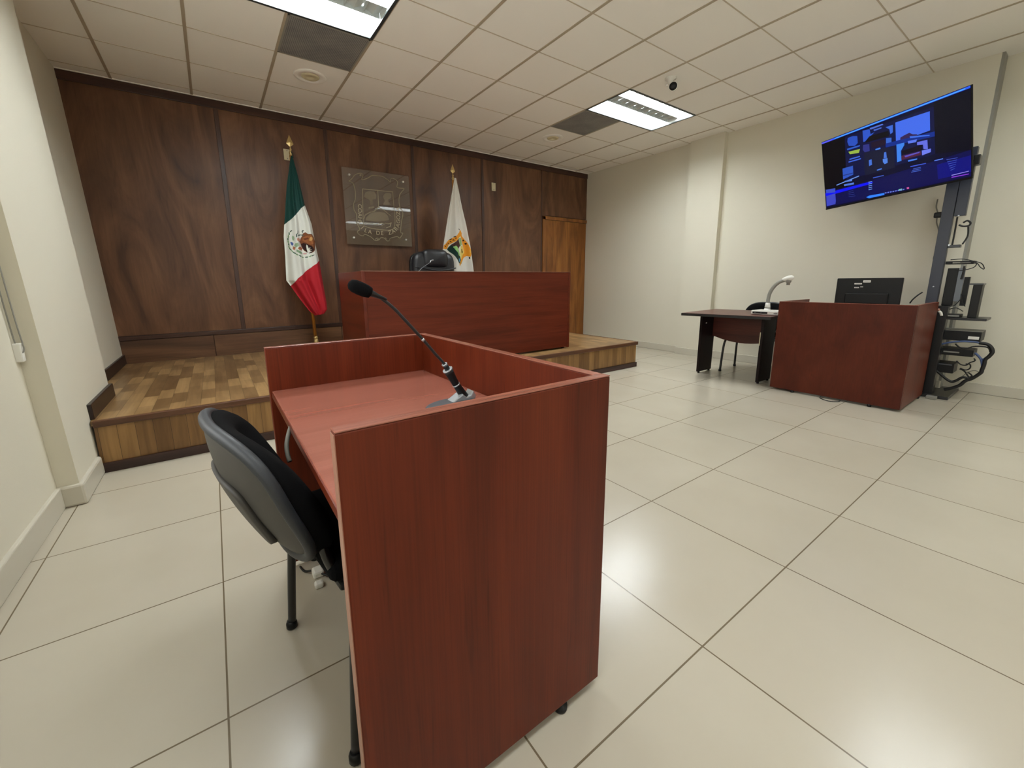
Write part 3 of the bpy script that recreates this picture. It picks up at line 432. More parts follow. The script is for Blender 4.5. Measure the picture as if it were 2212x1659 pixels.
for a, b in zip([-.96, -.05, 1.335, 2.45, 3.58], [-.05, 1.335, 2.45, 3.58, 4.775]):
    obj('veneer_base_panel', MB().box(a+.003, b-.003, YB-.006, YB+.014, .30, .565, .001), M['veneer_x'], wb)
for x in seams[:-1]:
    obj('batten', MB().box(x-.021, x+.021, YB-.012, YB+.006, .60, H-.07, .003), M['batten'], wb)
obj('batten', MB().box(seams[-1]-.012, seams[-1]+.012, YB-.012, YB+.006, .33, H-.07, .003), M['batten'], wb)
obj('top_rail', MB().box(-.96, XR, YB-.016, YB+.01, H-.085, H, .003), M['batten_x'], wb)
obj('low_rail', MB().box(-.96, 4.77, YB-.014, YB+.01, .568, .612, .003), M['batten_x'], wb)
d = st('door_1', MB().box(4.86, XR-.01, YB-.012, YB+.02, 0, 2.165, .002), M['door_wood'])
obj('door_frame', MB().box(4.792, 4.855, YB-.024, YB+.02, 0, 2.22, .003).box(4.792, XR, YB-.024, YB+.02, 2.17, 2.225, .003), M['door_wood'], d)

wn = st('window_1', MB().box(-.80, -.764, -.35, 2.15, .95, 2.40, .003).lean(LEAN), M['white_plastic'])
obj('roller_blind', MB().box(-.766, -.757, -.28, 2.08, 1.0, 2.36).lean(LEAN), M['cream_plastic'], wn)
wn = st('added_window_rear', MB().box(-.2, 5.0, YF-.01, YF+.02, .85, 2.55, .003), M['white_plastic'])  # window and blind added behind the camera to go with the fill light
obj('roller_blind', MB().box(-.1, 4.9, YF+.02, YF+.03, .9, 2.5), M['cream_plastic'], wn)

st('wall_jog_shade', MB().box(XR+.003, XR2+.002, .715, .737, 0, H), M['grey_plastic'])  # grey strip added to stand in for shade on the wall jog

# skirtings
st('baseboard_left', MB().box(-.79, -.748, YF, 2.868, 0, .115, .006).box(-.79, -.664, 2.86, 3.29, 0, .115, .012).lean(LEAN), M['skirt'])
st('baseboard_stage', MB().box(-.72, -.662, 3.34, 4.0, .33, .425, .004).box(-.86, -.80, 3.99, YB, .33, .425, .004).lean(LEAN), M['dark_wood'])
st('baseboard_right', MB().box(XR-.018, XR+.01, .72, YB-.02, 0, .10, .004).box(5.767, 5.9, 3.042, 3.558, 0, .10, .004).box(5.86, XR2, .717, .74, 0, .10, .003).box(XR2-.018, XR2+.01, YF, .735, 0, .10, .004), M['skirt'])

# ---------------------------------------------------------------- platform
ZP = .33
p = thing('platform', 'low wooden platform with oak strip floor and dark skirting under the back wall', 'platform', (1.8, 4.4, 0))
obj('deck', MB().prism([(-.689, 3.30), (4.47, 3.30), (4.47, YB-.026), (-.822, YB-.026), (-.822, 3.985), (-.689, 3.985)], ZP-.03, ZP, 'z'), M['parquet'], p)
obj('riser', MB().box(-.68, 4.47, 3.305, 3.33, .05, ZP-.03), M['riser'], p)
obj('side_riser', MB().box(4.44, 4.465, 3.33, YB-.012, 0, ZP-.03), M['riser'], p)
obj('nosing', MB().box(-.68, 4.485, 3.285, 3.312, ZP-.04, ZP+.003, .006).box(4.462, 4.485, 3.29, YB-.02, ZP-.04, ZP+.003, .006), M['nosing'], p)
obj('toe_trim', MB().box(-.68, 4.48, 3.288, 3.306, 0, .06, .002), M['dark_wood_x'], p)

# ---------------------------------------------------------------- ceiling lights
def light(loc, label):
    t = thing('ceiling_light', label, 'ceiling light', loc, 0, 'recessed louvred ceiling lights')
    hx, hy = .61, .305
    obj('housing', MB().box(-hx, hx, -hy, hy, .085, .10).box(-hx, -hx+.008, -hy, hy, 0, .09).box(hx-.008, hx, -hy, hy, 0, .09).box(-hx, hx, -hy, -hy+.008, 0, .09).box(-hx, hx, hy-.008, hy, 0, .09), M['white_metal'], t, False)
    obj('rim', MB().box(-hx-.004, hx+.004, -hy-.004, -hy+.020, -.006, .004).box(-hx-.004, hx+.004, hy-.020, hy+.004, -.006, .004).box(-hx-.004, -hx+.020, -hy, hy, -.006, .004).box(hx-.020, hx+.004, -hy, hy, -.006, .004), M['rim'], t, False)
    ya, yb = .075, -.075                        # limits of the unlit middle row of cells
    lv = MB()
    for y in (ya, yb): lv.prism([(-hx+.01, .034), (hx-.01, .034), (hx-.01, .08), (-hx+.01, .08)], y-.003, y+.003, 'y')
    n = 9
    for k in range(1, n):
        x = -hx+2*hx*k/n
        lv.box(x-.0018, x+.0018, -hy+.012, hy-.012, .038, .07)
    for k in range(n):                           # sloped reflector plates in the middle cells
        x0 = -hx+2*hx*k/n; x1 = -hx+2*hx*(k+1)/n
        lv.prism([(x0+.01, .075), (x1-.01, .075), ((x0+x1)/2, .045)], yb+.004, ya-.004, 'y')
    obj('louver', lv, M['louver'], t, False)
    obj('lamp', MB().box(-hx+.03, hx-.03, ya+.02, hy-.03, .074, .084), M['lamp'], t, False)
    obj('lamp', MB().box(-hx+.03, hx-.03, -hy+.03, yb-.02, .074, .084), M['lamp'], t, False)
    return t
L0 = light((.666, 3.285, H), 'lit louvred ceiling light cut by the top edge of the picture')
for (x, y, lb) in [(4.326, 3.285, 'lit louvred ceiling light beside the small round security camera'),
                   (.666, .235, 'lit louvred ceiling light over the stand, out of the picture'),
                   (4.326, .235, 'lit louvred ceiling light over the floor by the television, out of the picture'),
                   (.666, -2.815, 'lit louvred ceiling light behind the camera on the window side'),
                   (4.326, -2.815, 'lit louvred ceiling light behind the camera on the television side')]:
    t = copy_tree(L0); t.location = (x, y, H); t['label'] = lb
    if y < 1:
        for ch_ in t.children:
            if ch_.name.startswith('lamp'): ch_.data = ch_.data.copy(); ch_.data.materials[0] = M['lamp_dim']

# ---------------------------------------------------------------- ceiling fittings
def grille_mat():
    mt, N, L, b = new_mat('grey_eggcrate')
    tc = N.new('ShaderNodeTexCoord')
    br = N.new('ShaderNodeTexBrick'); br.offset = 0; br.inputs['Scale'].default_value = 1
    br.inputs['Brick Width'].default_value = .0125; br.inputs['Row Height'].default_value = .0125; br.inputs['Mortar Size'].default_value = .0022
    br.inputs['Color1'].default_value = lin((92, 92, 92)); br.inputs['Color2'].default_value = lin((100, 99, 98)); br.inputs['Mortar'].default_value = lin((150, 148, 144))
    L.new(tc.outputs['Object'], br.inputs['Vector'])
    n = N.new('ShaderNodeTexNoise'); n.inputs['Scale'].default_value = 5; n.inputs['Detail'].default_value = 3
    L.new(tc.outputs['Object'], n.inputs['Vector'])
    rp = N.new('ShaderNodeValToRGB'); rp.color_ramp.elements[0].color = (.8, .8, .84, 1); rp.color_ramp.elements[1].color = (1.05, 1.05, 1.03, 1)
    rp.color_ramp.elements[0].position = .35; rp.color_ramp.elements[1].position = .65
    L.new(n.outputs['Fac'], rp.inputs['Fac'])
    mx = N.new('ShaderNodeMix'); mx.data_type = 'RGBA'; mx.blend_type = 'MULTIPLY'; mx.inputs['Factor'].default_value = 1
    L.new(br.outputs['Color'], mx.inputs['A']); L.new(rp.outputs['Color'], mx.inputs['B']); L.new(mx.outputs['Result'], b.inputs['Base Color'])
    b.inputs['Roughness'].default_value = .6
    return mt
M['grille'] = grille_mat()
def grille(cx, cy, label):
    t = thing('air_grille', label, 'air vent', (cx, cy, H), 0, 'grey square return air grilles in the ceiling')
    obj('core', MB().box(-.285, .285, -.285, .285, -.003, .0), M['grille'], t, False)
    obj('frame', MB().box(-.298, .298, -.298, -.283, -.005, 0).box(-.298, .298, .283, .298, -.005, 0).box(-.298, -.283, -.298, .298, -.005, 0).box(.283, .298, -.298, .298, -.005, 0), M['grey_plastic'], t, False)
grille(.971, 3.896, 'grey square air grille beside the larger light at the top of the picture')
grille(4.021, 3.896, 'grey square air grille touching the smaller light near the security camera')
def speaker(cx, cy, label):
    t = thing('ceiling_diffuser', label, 'ceiling diffuser', (cx, cy, H), 0, 'round ceiling diffusers')
    obj('outer_ring', MB().lathe([(.05, 0), (.05, -.003), (.095, -.004), (.10, -.010), (.125, -.010), (.142, -.004), (.145, 0)], seg=40), M['ceil'], t, False)
    obj('inner_disc', MB().lathe([(.001, -.003), (.03, -.004), (.034, -.012), (.07, -.012), (.08, -.004), (.08, 0)], seg=40), M['cream_plastic'], t, False)
speaker(.985, 4.50, 'round beige ceiling diffuser directly above the tricolour flag')
speaker(4.04, 4.50, 'round beige ceiling diffuser above the right end of the bench')

t = thing('security_camera', 'small white dome security camera with black face hanging from the ceiling', 'security camera', (3.86, 2.60, H))
obj('mount', MB().lathe([(.052, 0), (.052, -.012), (.030, -.020), (.022, -.05), (.001, -.05)], c=(3.86, 2.62, H), seg=24), M['white_plastic'], t)
mtx = Matrix.Rotation(math.radians(118), 4, Vector((-.80, .6, 0)).cross(Vector((0,0,1))).normalized())
hd = Vector((-.86, -.40, -.25)).normalized()
q = Vector((0, 0, 1)).rotation_difference(hd).to_matrix().to_4x4()
obj('camera_body', MB().lathe([(.012, -.045), (.030, -.040), (.040, -.02), (.042, .012), (.040, .02)], c=(3.885, 2.60, H-.075), mtx=q, seg=28), M['white_plastic'], t)
obj('lens_face', MB().lathe([(.036, .019), (.036, .022), (.012, .024), (.001, .024)], c=(3.885, 2.60, H-.075), mtx=q, seg=28), M['black_plastic'], t)
obj('side_knob', MB().lathe([(.001, -.012), (.010, -.01), (.012, 0), (.010, .01), (.001, .012)], c=(3.845, 2.645, H-.06), seg=12), M['white_plastic'], t)

# ---------------------------------------------------------------- the bench on the platform
BX0, BX1, BY0, BY1, BZ = 1.027, 3.432, 3.49, 4.25, 1.222
t = thing('judge_bench', 'long mahogany bench standing on the wooden platform', 'bench', (2.2, 3.9, ZP))
obj('front_panel', MB().box(BX0+.03, BX1-.03, BY0+.004, BY0+.03, ZP+.02, BZ-.002, .002), M['maho_x'], t)
for n_, a, b in (('side_panel', BX0, BX0+.03), ('side_panel', BX1-.03, BX1)):
    obj(n_, MB().box(a, b, BY0, BY1, ZP+.012, BZ, .003), M['maho_y'], t)
obj('top_edge', MB().box(BX0, BX1, BY0-.001, BY0+.031, BZ-.001, BZ+.002, .001), M['edge'], t)
obj('worktop', MB().box(BX0+.03, BX1-.03, BY0+.03, BY1, 1.045, 1.07, .002), M['maho_top_sheen'], t)
for x in (BX0+.1, BX1-.06): obj('foot', MB().lathe([(.018, 0), (.018, .02)], c=(x, BY0+.05, ZP), seg=12), M['black_plastic'], t)

def gooseneck(name, label, cat, base, pts, r): pass

t = thing('bench_microphone', 'thin gooseneck microphone standing behind the bench before the leather chair', 'microphone', (1.70, 3.98, 1.07))
obj('base', MB().box(1.64, 1.76, 3.92, 4.04, 1.07, 1.095, .006), M['black_plastic'], t)
obj('gooseneck', MB().tube([(1.70, 3.98, 1.09), (1.72, 3.98, 1.18), (1.78, 3.98, 1.257), (1.849, 3.98, 1.303), (1.89, 3.98, 1.328)], .0035, 8, 5), M['grey_metal'], t)
obj('capsule', MB().tube([(1.89, 3.98, 1.328), (1.90, 3.98, 1.345), (1.925, 3.98, 1.352)], .006, 8, 3), M['silver'], t)

# executive chair behind the bench
t = thing('executive_chair', 'black leather high-back chair behind the bench', 'chair', (2.26, 4.85, ZP))
cx, cy = 2.262, 4.60
def cush(x0, x1, z0, z1, yf, yb, r=.08, n=20, puff=.03):
    """rounded upright cushion between front yf and back yb"""
    mb = MB(); W = (x1-x0)/2; Hh = (z1-z0)/2; xc = (x0+x1)/2; zc = (z0+z1)/2
    def out(a, k):
        ca, sa = math.cos(a), math.sin(a); e = 2/4.5
        return Vector((xc+(W*k)*math.copysign(abs(ca)**e, ca), 0, zc+(Hh*k)*math.copysign(abs(sa)**e, sa)))
    rings = []
    prof = [(0.02, yf-puff), (.5, yf-puff*.85), (.8, yf-puff*.45), (.94, yf), (1, yf+(yb-yf)*.35), (1, yf+(yb-yf)*.7), (.95, yb), (.02, yb+.005)]
    bm = mb.bm
    for k, y in prof:
        ring = []
        for i in range(48):
            p = out(2*math.pi*i/48, k); p.y = y; ring.append(bm.verts.new(p))
        rings.append(ring)
    for a, b in zip(rings, rings[1:]):
        for i in range(48):
            f = bm.faces.new((a[i], a[(i+1) % 48], b[(i+1) % 48], b[i])); f.smooth = True
    bm.faces.new(rings[0]); bm.faces.new(rings[-1][::-1])
    return mb
obj('backrest', cush(cx-.285, cx+.275, .98, 1.492, cy+.02, cy+.11), M['leather'], t)
obj('headrest', cush(cx-.165, cx+.165, 1.29, 1.515, cy-.005, cy+.06, puff=.035), M['leather'], t)
obj('back_shell', cush(cx-.300, cx+.29, .96, 1.485, cy+.09, cy+.135, puff=0), M['black_plastic'], t)
obj('seam_roll', MB().tube([(cx-.27, cy-.005, 1.30), (cx-.15, cy-.018, 1.285), (cx, cy-.03, 1.262), (cx+.15, cy-.018, 1.272), (cx+.265, cy-.005, 1.295)], .008, 8, 4), M['leather'], t)
obj('seat', MB().box(cx-.26, cx+.26, 4.15, 4.66, ZP+.44, ZP+.54, .035, 3), M['leather'], t)
for s in (-1, 1):
    obj('armrest', MB().tube([(cx+s*.29, 4.60, ZP+.50), (cx+s*.30, 4.56, ZP+.70), (cx+s*.30, 4.30, ZP+.70), (cx+s*.28, 4.22, ZP+.48)], .02, 8, 4), M['black_plastic'], t)
obj('gas_column', MB().lathe([(.03, ZP+.09), (.03, ZP+.44)], c=(cx, 4.42, 0), seg=16), M['black_metal'], t)
for k in range(5):
    a = 2*math.pi*k/5+.3; e = (cx+.3*math.cos(a), 4.42+.3*math.sin(a))
    leg = obj('leg', MB().tube([(cx, 4.42, ZP+.11), (e[0], e[1], ZP+.07)], .02, 8), M['black_plastic'], t)
    obj('caster', MB().lathe([(.001, -.025), (.018, -.02), (.025, 0), (.018, .02), (.001, .025)], c=(e[0], e[1], ZP+.026), seg=12), M['black_plastic'], leg)

# ---------------------------------------------------------------- plaque
PX0, PX1, PZ0, PZ1, PYF = 1.480, 2.362, 1.615, 2.545, 5.535
mt, N, L, b = new_mat('clear_acrylic')
b.inputs['Base Color'].default_value = lin((172, 148, 130)); b.inputs['Roughness'].default_value = .03; b.inputs['Specular IOR Level'].default_value = .7
tr = N.new('ShaderNodeBsdfTransparent'); tr.inputs[0].default_value = (.95, .94, .93, 1)
ms = N.new('ShaderNodeMixShader'); ms.inputs[0].default_value = .15
gl = N.new('ShaderNodeBsdfGlossy'); gl.inputs['Roughness'].default_value = .0
fr = N.new('ShaderNodeFresnel'); fr.inputs[0].default_value = 1.75
ms2 = N.new('ShaderNodeMixShader')
L.new(tr.outputs[0], ms.inputs[1]); L.new(b.outputs[0], ms.inputs[2]); L.new(fr.outputs[0], ms2.inputs[0]); L.new(ms.outputs[0], ms2.inputs[1]); L.new(gl.outputs[0], ms2.inputs[2])
L.new(ms2.outputs[0], N['Material Output'].inputs['Surface'])
M['acrylic'] = mt
mt, N, L, b = new_mat('etched_frost')
b.inputs['Base Color'].default_value = lin((190, 178, 150)); b.inputs['Roughness'].default_value = .8
tr = N.new('ShaderNodeBsdfTransparent'); ms = N.new('ShaderNodeMixShader'); ms.inputs[0].default_value = .7
L.new(tr.outputs[0], ms.inputs[1]); L.new(b.outputs[0], ms.inputs[2]); L.new(ms.outputs[0], N['Material Output'].inputs['Surface'])
M['etch'] = mt
mt3 = mt.copy(); mt3.name = 'etched_text'; mt3.node_tree.nodes['Mix Shader'].inputs[0].default_value = .9; mt3.node_tree.nodes['Principled BSDF'].inputs['Base Color'].default_value = lin((205, 194, 164)); M['etch_text'] = mt3
mt2 = mt.copy(); mt2.name = 'etched_fill'; mt2.node_tree.nodes['Mix Shader'].inputs[0].default_value = .42; M['etch_fill'] = mt2
t = thing('wall_plaque', 'clear square plaque etched with a coat of arms and the words COAHUILA DE ZARAGOZA', 'plaque', (1.92, 5.57, 2.08))
obj('pane', MB().box(PX0, PX1, PYF, PYF+.008, PZ0, PZ1, .001), M['acrylic'], t)
def pp(uv, off=0): return Vector((PX0+(PX1-PX0)*uv[0], PYF-.0006-off, PZ0+(PZ1-PZ0)*uv[1]))
mb = MB()
def stroke(mb, P, wd):
    P = [pp(q) for q in P]
    for a, b_ in zip(P, P[1:]):
        d = (b_-a); 
        if d.length < 1e-6: continue
        d.normalize(); n = Vector((-d.z, 0, d.x))*wd/2; a2 = a-d*wd*.3; b2 = b_+d*wd*.3
        mb.bm.faces.new([mb.bm.verts.new(v) for v in (a2-n, b2-n, b2+n, a2+n)])
for k, l in enumerate(PL): stroke(mb, [tuple(v) for v in catmull([Vector((*q, 0)) for q in l], 4)] if len(l) > 8 else l, .009 if k else .011)
obj('etched_outline', mb, M['etch'], t)
mb = MB()
for l in PF: mb.bm.faces.new([mb.bm.verts.new(pp(q, .0003)) for q in l])
obj('etched_picture', mb, M['etch_fill'], t)
# lettering that follows the shield
def glyph(ch, size):
    cu = bpy.data.curves.new('glyph', 'FONT'); cu.body = ch; cu.size = size; cu.align_x = 'CENTER'; cu.resolution_u = 3
    o = bpy.data.objects.new('glyph', cu); C.objects.link(o); bpy.context.view_layer.update()
    dg = bpy.context.evaluated_depsgraph_get(); me = o.evaluated_get(dg).to_mesh()
    vs = [v.co.copy() for v in me.vertices]; fs = [tuple(p.vertices) for p in me.polygons]
    o.evaluated_get(dg).to_mesh_clear(); bpy.data.objects.remove(o); bpy.data.curves.remove(cu)
    return vs, fs
path = catmull([Vector((*q, 0)) for q in PT], 12)
path = [Vector((PX0+(PX1-PX0)*q.x, 0, PZ0+(PZ1-PZ0)*q.y)) for q in path]
cum = [0]
for a, b_ in zip(path, path[1:]): cum.append(cum[-1]+(b_-a).length)
def at(s):
    for i in range(len(cum)-1):
        if cum[i+1] >= s:
            k = (s-cum[i])/(cum[i+1]-cum[i]); return path[i].lerp(path[i+1], k), (path[i+1]-path[i]).normalized()
    return path[-1], (path[-1]-path[-2]).normalized()
txt = 'COAHUILA DE ZARAGOZA'; mb = MB()
for i, ch in enumerate(txt):
    if ch == ' ': continue
    pos, d = at(cum[-1]*(i+.5)/len(txt)); up = Vector((-d.z, 0, d.x))
    vs, fs = glyph(ch, .074)
    V = [mb.bm.verts.new(Vector((0, PYF-.0012, 0))+pos+d*(v.x*1.0)+up*(v.y-.026)) for v in vs]
    for f in fs:
        try: mb.bm.faces.new([V[k] for k in f])
        except ValueError: pass
obj('lettering', mb, M['etch_text'], t)
for x, z in ((PX0+.09, PZ1-.085), (PX1-.085, PZ1-.085), (PX0+.09, PZ0+.085), (PX1-.085, PZ0+.09)):
    mtx = Matrix.Rotation(math.pi/2, 4, 'X')
    obj('standoff', MB().lathe([(.013, -.05), (.013, .006), (.010, .010), (.001, .011)], c=(x, PYF, z), mtx=mtx, seg=16), M['white_plastic'], t)

def plate(cx, cz, label):
    t = thing('wall_plate', label, 'wall plate', (cx, YB-.004, cz))
    obj('cover', MB().box(cx-.036, cx+.036, YB-.014, YB-.001, cz-.06, cz+.06, .003), M['cream_plastic'], t)
    for s in (-1, 1): obj('screw', MB().lathe([(.004, -.017), (.004, -.01)], c=(cx, YB, cz+s*.042), mtx=Matrix.Rotation(math.pi/2, 4, 'X') @ Matrix.Translation((0,0,.03)), seg=10), M['grey_metal'], t)
plate(3.785, 2.578, 'cream blank wall plate high on the wood panelling right of the white flag')
plate(.892, 2.598, 'cream blank wall plate half hidden behind the top of the tricolour flag')

# ---------------------------------------------------------------- flags
def interp(P, z):
    P = sorted(P, key=lambda q: -q[1])
    if z >= P[0][1]: return P[0][0]
    for a, b_ in zip(P, P[1:]):
        if b_[1] <= z <= a[1]:
            k = 0 if a[1] == b_[1] else (a[1]-z)/(a[1]-b_[1]); return a[0]+(b_[0]-a[0])*k
    return P[-1][0]
def inside(px, pz, poly):
    c = np.zeros(px.shape, bool); n = len(poly)
    for i in range(n):
        x1, z1 = poly[i]; x2, z2 = poly[(i+1) % n]
        if z1 == z2: continue
        t_ = ((z1 > pz) != (z2 > pz)) & (px < (x2-x1)*(pz-z1)/(z2-z1)+x1); c ^= t_
    return c
M['flag'] = vcol_mat('flag_cloth', .75)
def flag_cloth(parent, Lp, Rp, base_fn, polys, Y, folds, seed, nu=120, nv=420):
    zt = max(Lp[0][1], Rp[0][1]); zb = min(q[1] for q in Lp+Rp)
    rnd = random.Random(seed); ph = [rnd.uniform(0, 6.28) for _ in range(4)]
    mb = MB(); bm = mb.bm; lay = bm.loops.layers.float_color.new('Col'); g = []
    X = np.zeros((nv+1, nu+1)); Z = np.zeros((nv+1, nu+1))
    for j in range(nv+1):
        v = j/nv; z = zt+(zb-zt)*v; a = interp(Lp, z); b_ = interp(Rp, z); row = []
        for i in range(nu+1):
            s = i/nu; x = a+(b_-a)*s; wd = (b_-a)
            amp = .05*wd/.33
            y = Y - amp*.9*math.sin(math.pi*s)**.6 - amp*(.55*math.cos(folds*s*2*math.pi+ph[0]+1.2*v)+.22*math.cos(folds*2.1*s*2*math.pi+ph[1]-2*v))
            row.append(bm.verts.new((x, y, z))); X[j, i] = x; Z[j, i] = z
        g.append(row)
    CX = (X[:-1, :-1]+X[1:, 1:])/2; CZ = (Z[:-1, :-1]+Z[1:, 1:])/2
    col = base_fn(CX, CZ)
    for c, pl_ in polys:
        mk = inside(CX, CZ, pl_); col[mk] = lin(c)
    for j in range(nv):
        for i in range(nu):
            f = bm.faces.new((g[j][i], g[j][i+1], g[j+1][i+1], g[j+1][i])); f.smooth = True
            for lp in f.loops: lp[lay] = col[j, i]
    o = obj('cloth', mb, M['flag'], parent, recalc=False)
    sm = o.modifiers.new('thickness', 'SOLIDIFY'); sm.thickness = .003; sm.offset = 1
    return o
def spear(x, y, z, s=1.0):
    return [(.001, 0), (.010*s, .0), (.012*s, .02), (.007*s, .035), (.013*s, .05), (.014*s, .06), (.007*s, .075), (.012*s, .082), (.006*s, .095), (.006*s, .105)]
def flag(label, xb, xt, zt, Y, wood_):
    t = thing('flag', label, 'flag', (xb, Y, ZP))
    obj('pole', MB().tube([(xb, Y+.02, ZP+.10), (xt, Y+.02, zt-.20)], .0185, 16), wood_, t)
    obj('stand', MB().lathe([(.16, 0), (.16, .012), (.12, .022), (.05, .035), (.03, .05), (.024, .12), (.022, .14), (.001, .14)], c=(xb, Y+.02, ZP), seg=32), M['gold'], t)
    obj('ferrule', MB().lathe([(.018, 0), (.022, .008), (.018, .018), (.024, .028), (.024, .04), (.018, .05), (.017, .055)], c=(xb, Y+.02, ZP+.125), seg=20), M['gold'], t)
    fn = obj('finial', MB().lathe([(.001, 0), (.016, .0), (.018, .03), (.009, .045), (.017, .065), (.019, .08), (.008, .10), (.014, .112), (.007, .125), (.006, .14)], c=(xt, Y+.02, zt-.25), seg=20), M['gold'], t)
    sp_ = MB(); bm = sp_.bm; z0 = zt-.115
    pr_ = [(0, 0, 0), (.036, 0, .035), (0, 0, .125), (-.036, 0, .035)]
    f_v = [bm.verts.new((xt+a, Y+.02+b_, z0+c)) for a, b_, c in pr_]; fr = bm.verts.new((xt, Y+.008, z0+.045)); bk = bm.verts.new((xt, Y+.032, z0+.045))
    for k in range(4):
        bm.faces.new((f_v[k], f_v[(k+1) % 4], fr)); bm.faces.new((f_v[(k+1) % 4], f_v[k], bk))
    obj('spearhead', sp_, M['gold'], fn)
    return t
t1 = flag('tricolour green, white and red flag with an eagle emblem hanging on a pole', .945, .872, 2.70, 5.20, M['pole_wood'])
def base1(X, Z):
    shp = X.shape; col = np.zeros(shp+(4,)); gw = sorted(F1GW); wr_ = sorted(F1WR)
    zg = np.interp(X, [q[0] for q in gw], [q[1] for q in gw]); zr = np.interp(X, [q[0] for q in wr_], [q[1] for q in wr_])
    col[:] = lin((222, 224, 216)); col[Z > zg] = lin((12, 58, 52)); col[Z < zr] = lin((176, 30, 42)); return col
flag_cloth(t1, F1L, F1R, base1, E1, 5.18, 2.0, 3)
obj('cord', MB().tube([(.872, 5.21, 2.535), (.882, 5.19, 2.52), (.884, 5.19, 2.47)], .006, 8, 4), M['black_cable'], t1)
t2 = flag('white flag with an orange shield emblem behind the leather chair', 2.93, 2.87, 2.69, 5.20, M['pole_wood'])
def base2(X, Z):
    col = np.zeros(X.shape+(4,)); col[:] = lin((226, 224, 216)); return col
flag_cloth(t2, F2L, F2R, base2, E2, 5.18, 1.6, 8)

# ---------------------------------------------------------------- witness stand (desk) in the middle
SX0, SX1, SY0, SY1, SZ = .128, .766, .636, 1.70, .90
t = thing('witness_desk', 'mahogany witness desk with raised panels on three sides, nearest piece of furniture', 'desk', (.45, 1.17, 0))
def panel_edge(parent, mb): return obj('edge_band', mb, M['edge'], parent)
a = obj('side_panel', MB().box(SX0, SX1, SY0, SY0+.028, .025, SZ-.003, .003), M['maho_z'], t)
panel_edge(a, MB().box(SX0-.0005, SX1+.0005, SY0-.0005, SY0+.0015, .03, .034, 0)) if False else None
obj('top_cap', MB().box(SX0, SX1, SY0, SY0+.028, SZ-.003, SZ, .0012), M['cap_x'], a)
obj('edge_band', MB().box(SX0-.0012, SX0+.0004, SY0+.002, SY0+.026, .03, SZ-.006), M['edge'], a)
a = obj('side_panel', MB().box(SX0, SX1, SY1-.028, SY1, .025, SZ-.003, .003), M['maho_z'], t)
obj('top_cap', MB().box(SX0, SX1, SY1-.028, SY1, SZ-.003, SZ, .0012), M['cap_x'], a)
a = obj('front_panel', MB().box(SX1-.028, SX1, SY0+.028, SY1-.028, .05, SZ-.003, .002), M['maho_z'], t)
obj('top_cap', MB().box(SX1-.028, SX1, SY0+.028, SY1-.028, SZ-.003, SZ, .0012), M['cap_y'], a)
a = obj('worktop', MB().box(SX0+.008, SX1-.028, SY0+.028, SY1-.028, .712, .738, .004), M['maho_top_sheen'], t)
obj('edge_band', MB().box(SX0+.006, SX0+.0085, SY0+.03, SY1-.03, .715, .735), M['maho_y'], a)
for x, y in ((.634, SY0+.014), (.22, SY0+.014), (.634, SY1-.014), (.22, SY1-.014)):
    obj('foot', MB().lathe([(.017, 0), (.019, .004), (.019, .014), (.010, .018), (.010, .028)], c=(x, y, 0), seg=16), M['black_plastic'], t)
obj('cable_loop', MB().tube([(.14, 1.26, .725), (.130, 1.24, .712), (.119, 1.215, .69), (.116, 1.195, .668), (.118, 1.18, .65)], .006, 8, 6), M['grey_cable'], t)

# desk microphone
t = thing('desk_microphone', 'black gooseneck microphone with grey base standing on the witness desk', 'microphone', (.60, 1.06, .738))
bp_ = []
for k in range(28):
    a = 2*math.pi*k/28
    bp_.append((.585+.105*math.cos(a)*(1 if math.cos(a) < 0 else .75), 1.075+.08*math.sin(a)))
bs = obj('base', MB().prism(bp_, .738, .752, 'z', .004), M['grey_metal'], t)
obj('ridge', MB().prism([(.578, .750), (.664, .750), (.666, .762), (.657, .777), (.648, .764), (.632, .760), (.618, .773), (.60, .763)], 1.10, 1.142, 'y', .003), M['silver'], bs)
G = [(x, 1.12, z) for x, z in MIC]
obj('grip', MB().tube([(.638, 1.12, .752), (.624, 1.12, .772), (.606, 1.12, .800), (.596, 1.12, .818), (.582, 1.12, .844), (.577, 1.12, .854)], [.0135, .0135, .0118, .0120, .0145, .0160], 20), M['black_plastic'], t)
obj('grip_ring', MB().tube([(.577, 1.12, .8535), (.575, 1.12, .857)], [.0170, .0162], 24), M['silver'], t)
obj('middle_ring', MB().tube([(.6055, 1.12, .8008), (.6035, 1.12, .8045)], .0128, 20), M['silver'], t)
obj('socket', MB().tube([(.575, 1.12, .857), (.567, 1.12, .872)], .0085, 16), M['black_plastic'], t)
obj('socket_ring', MB().tube([(.5672, 1.12, .8715), (.565, 1.12, .8755)], .0092, 16), M['silver'], t)
obj('gooseneck', MB().tube([(.566, 1.12, .873), (.553, 1.12, .890), (.535, 1.12, .9105), (.499, 1.12, .956), (.451, 1.12, 1.012), (.412, 1.12, 1.056), (.375, 1.12, 1.087), (.352, 1.12, 1.099)], .0046, 12, 6), M['black_cable'], t)
obj('neck_sleeve', MB().tube([(.500, 1.12, .9545), (.495, 1.12, .9605)], .0052, 12), M['silver'], t)
d_ = Vector((-.90, .02, .42)).normalized()
q = Vector((0, 0, 1)).rotation_difference(d_).to_matrix().to_4x4()
obj('taper', MB().lathe([(.0045, -.045), (.0065, -.02), (.0100, .004), (.0100, .010)], c=(.352, 1.12, 1.0985), mtx=q, seg=16), M['black_plastic'], t)
obj('windscreen', MB().lathe([(.006, -.002), (.0145, .002), (.0178, .015), (.0185, .032), (.0175, .048), (.0135, .058), (.006, .063), (.001, .064)], c=(.352, 1.12, 1.0985), mtx=q, seg=24), M['foam'], t)

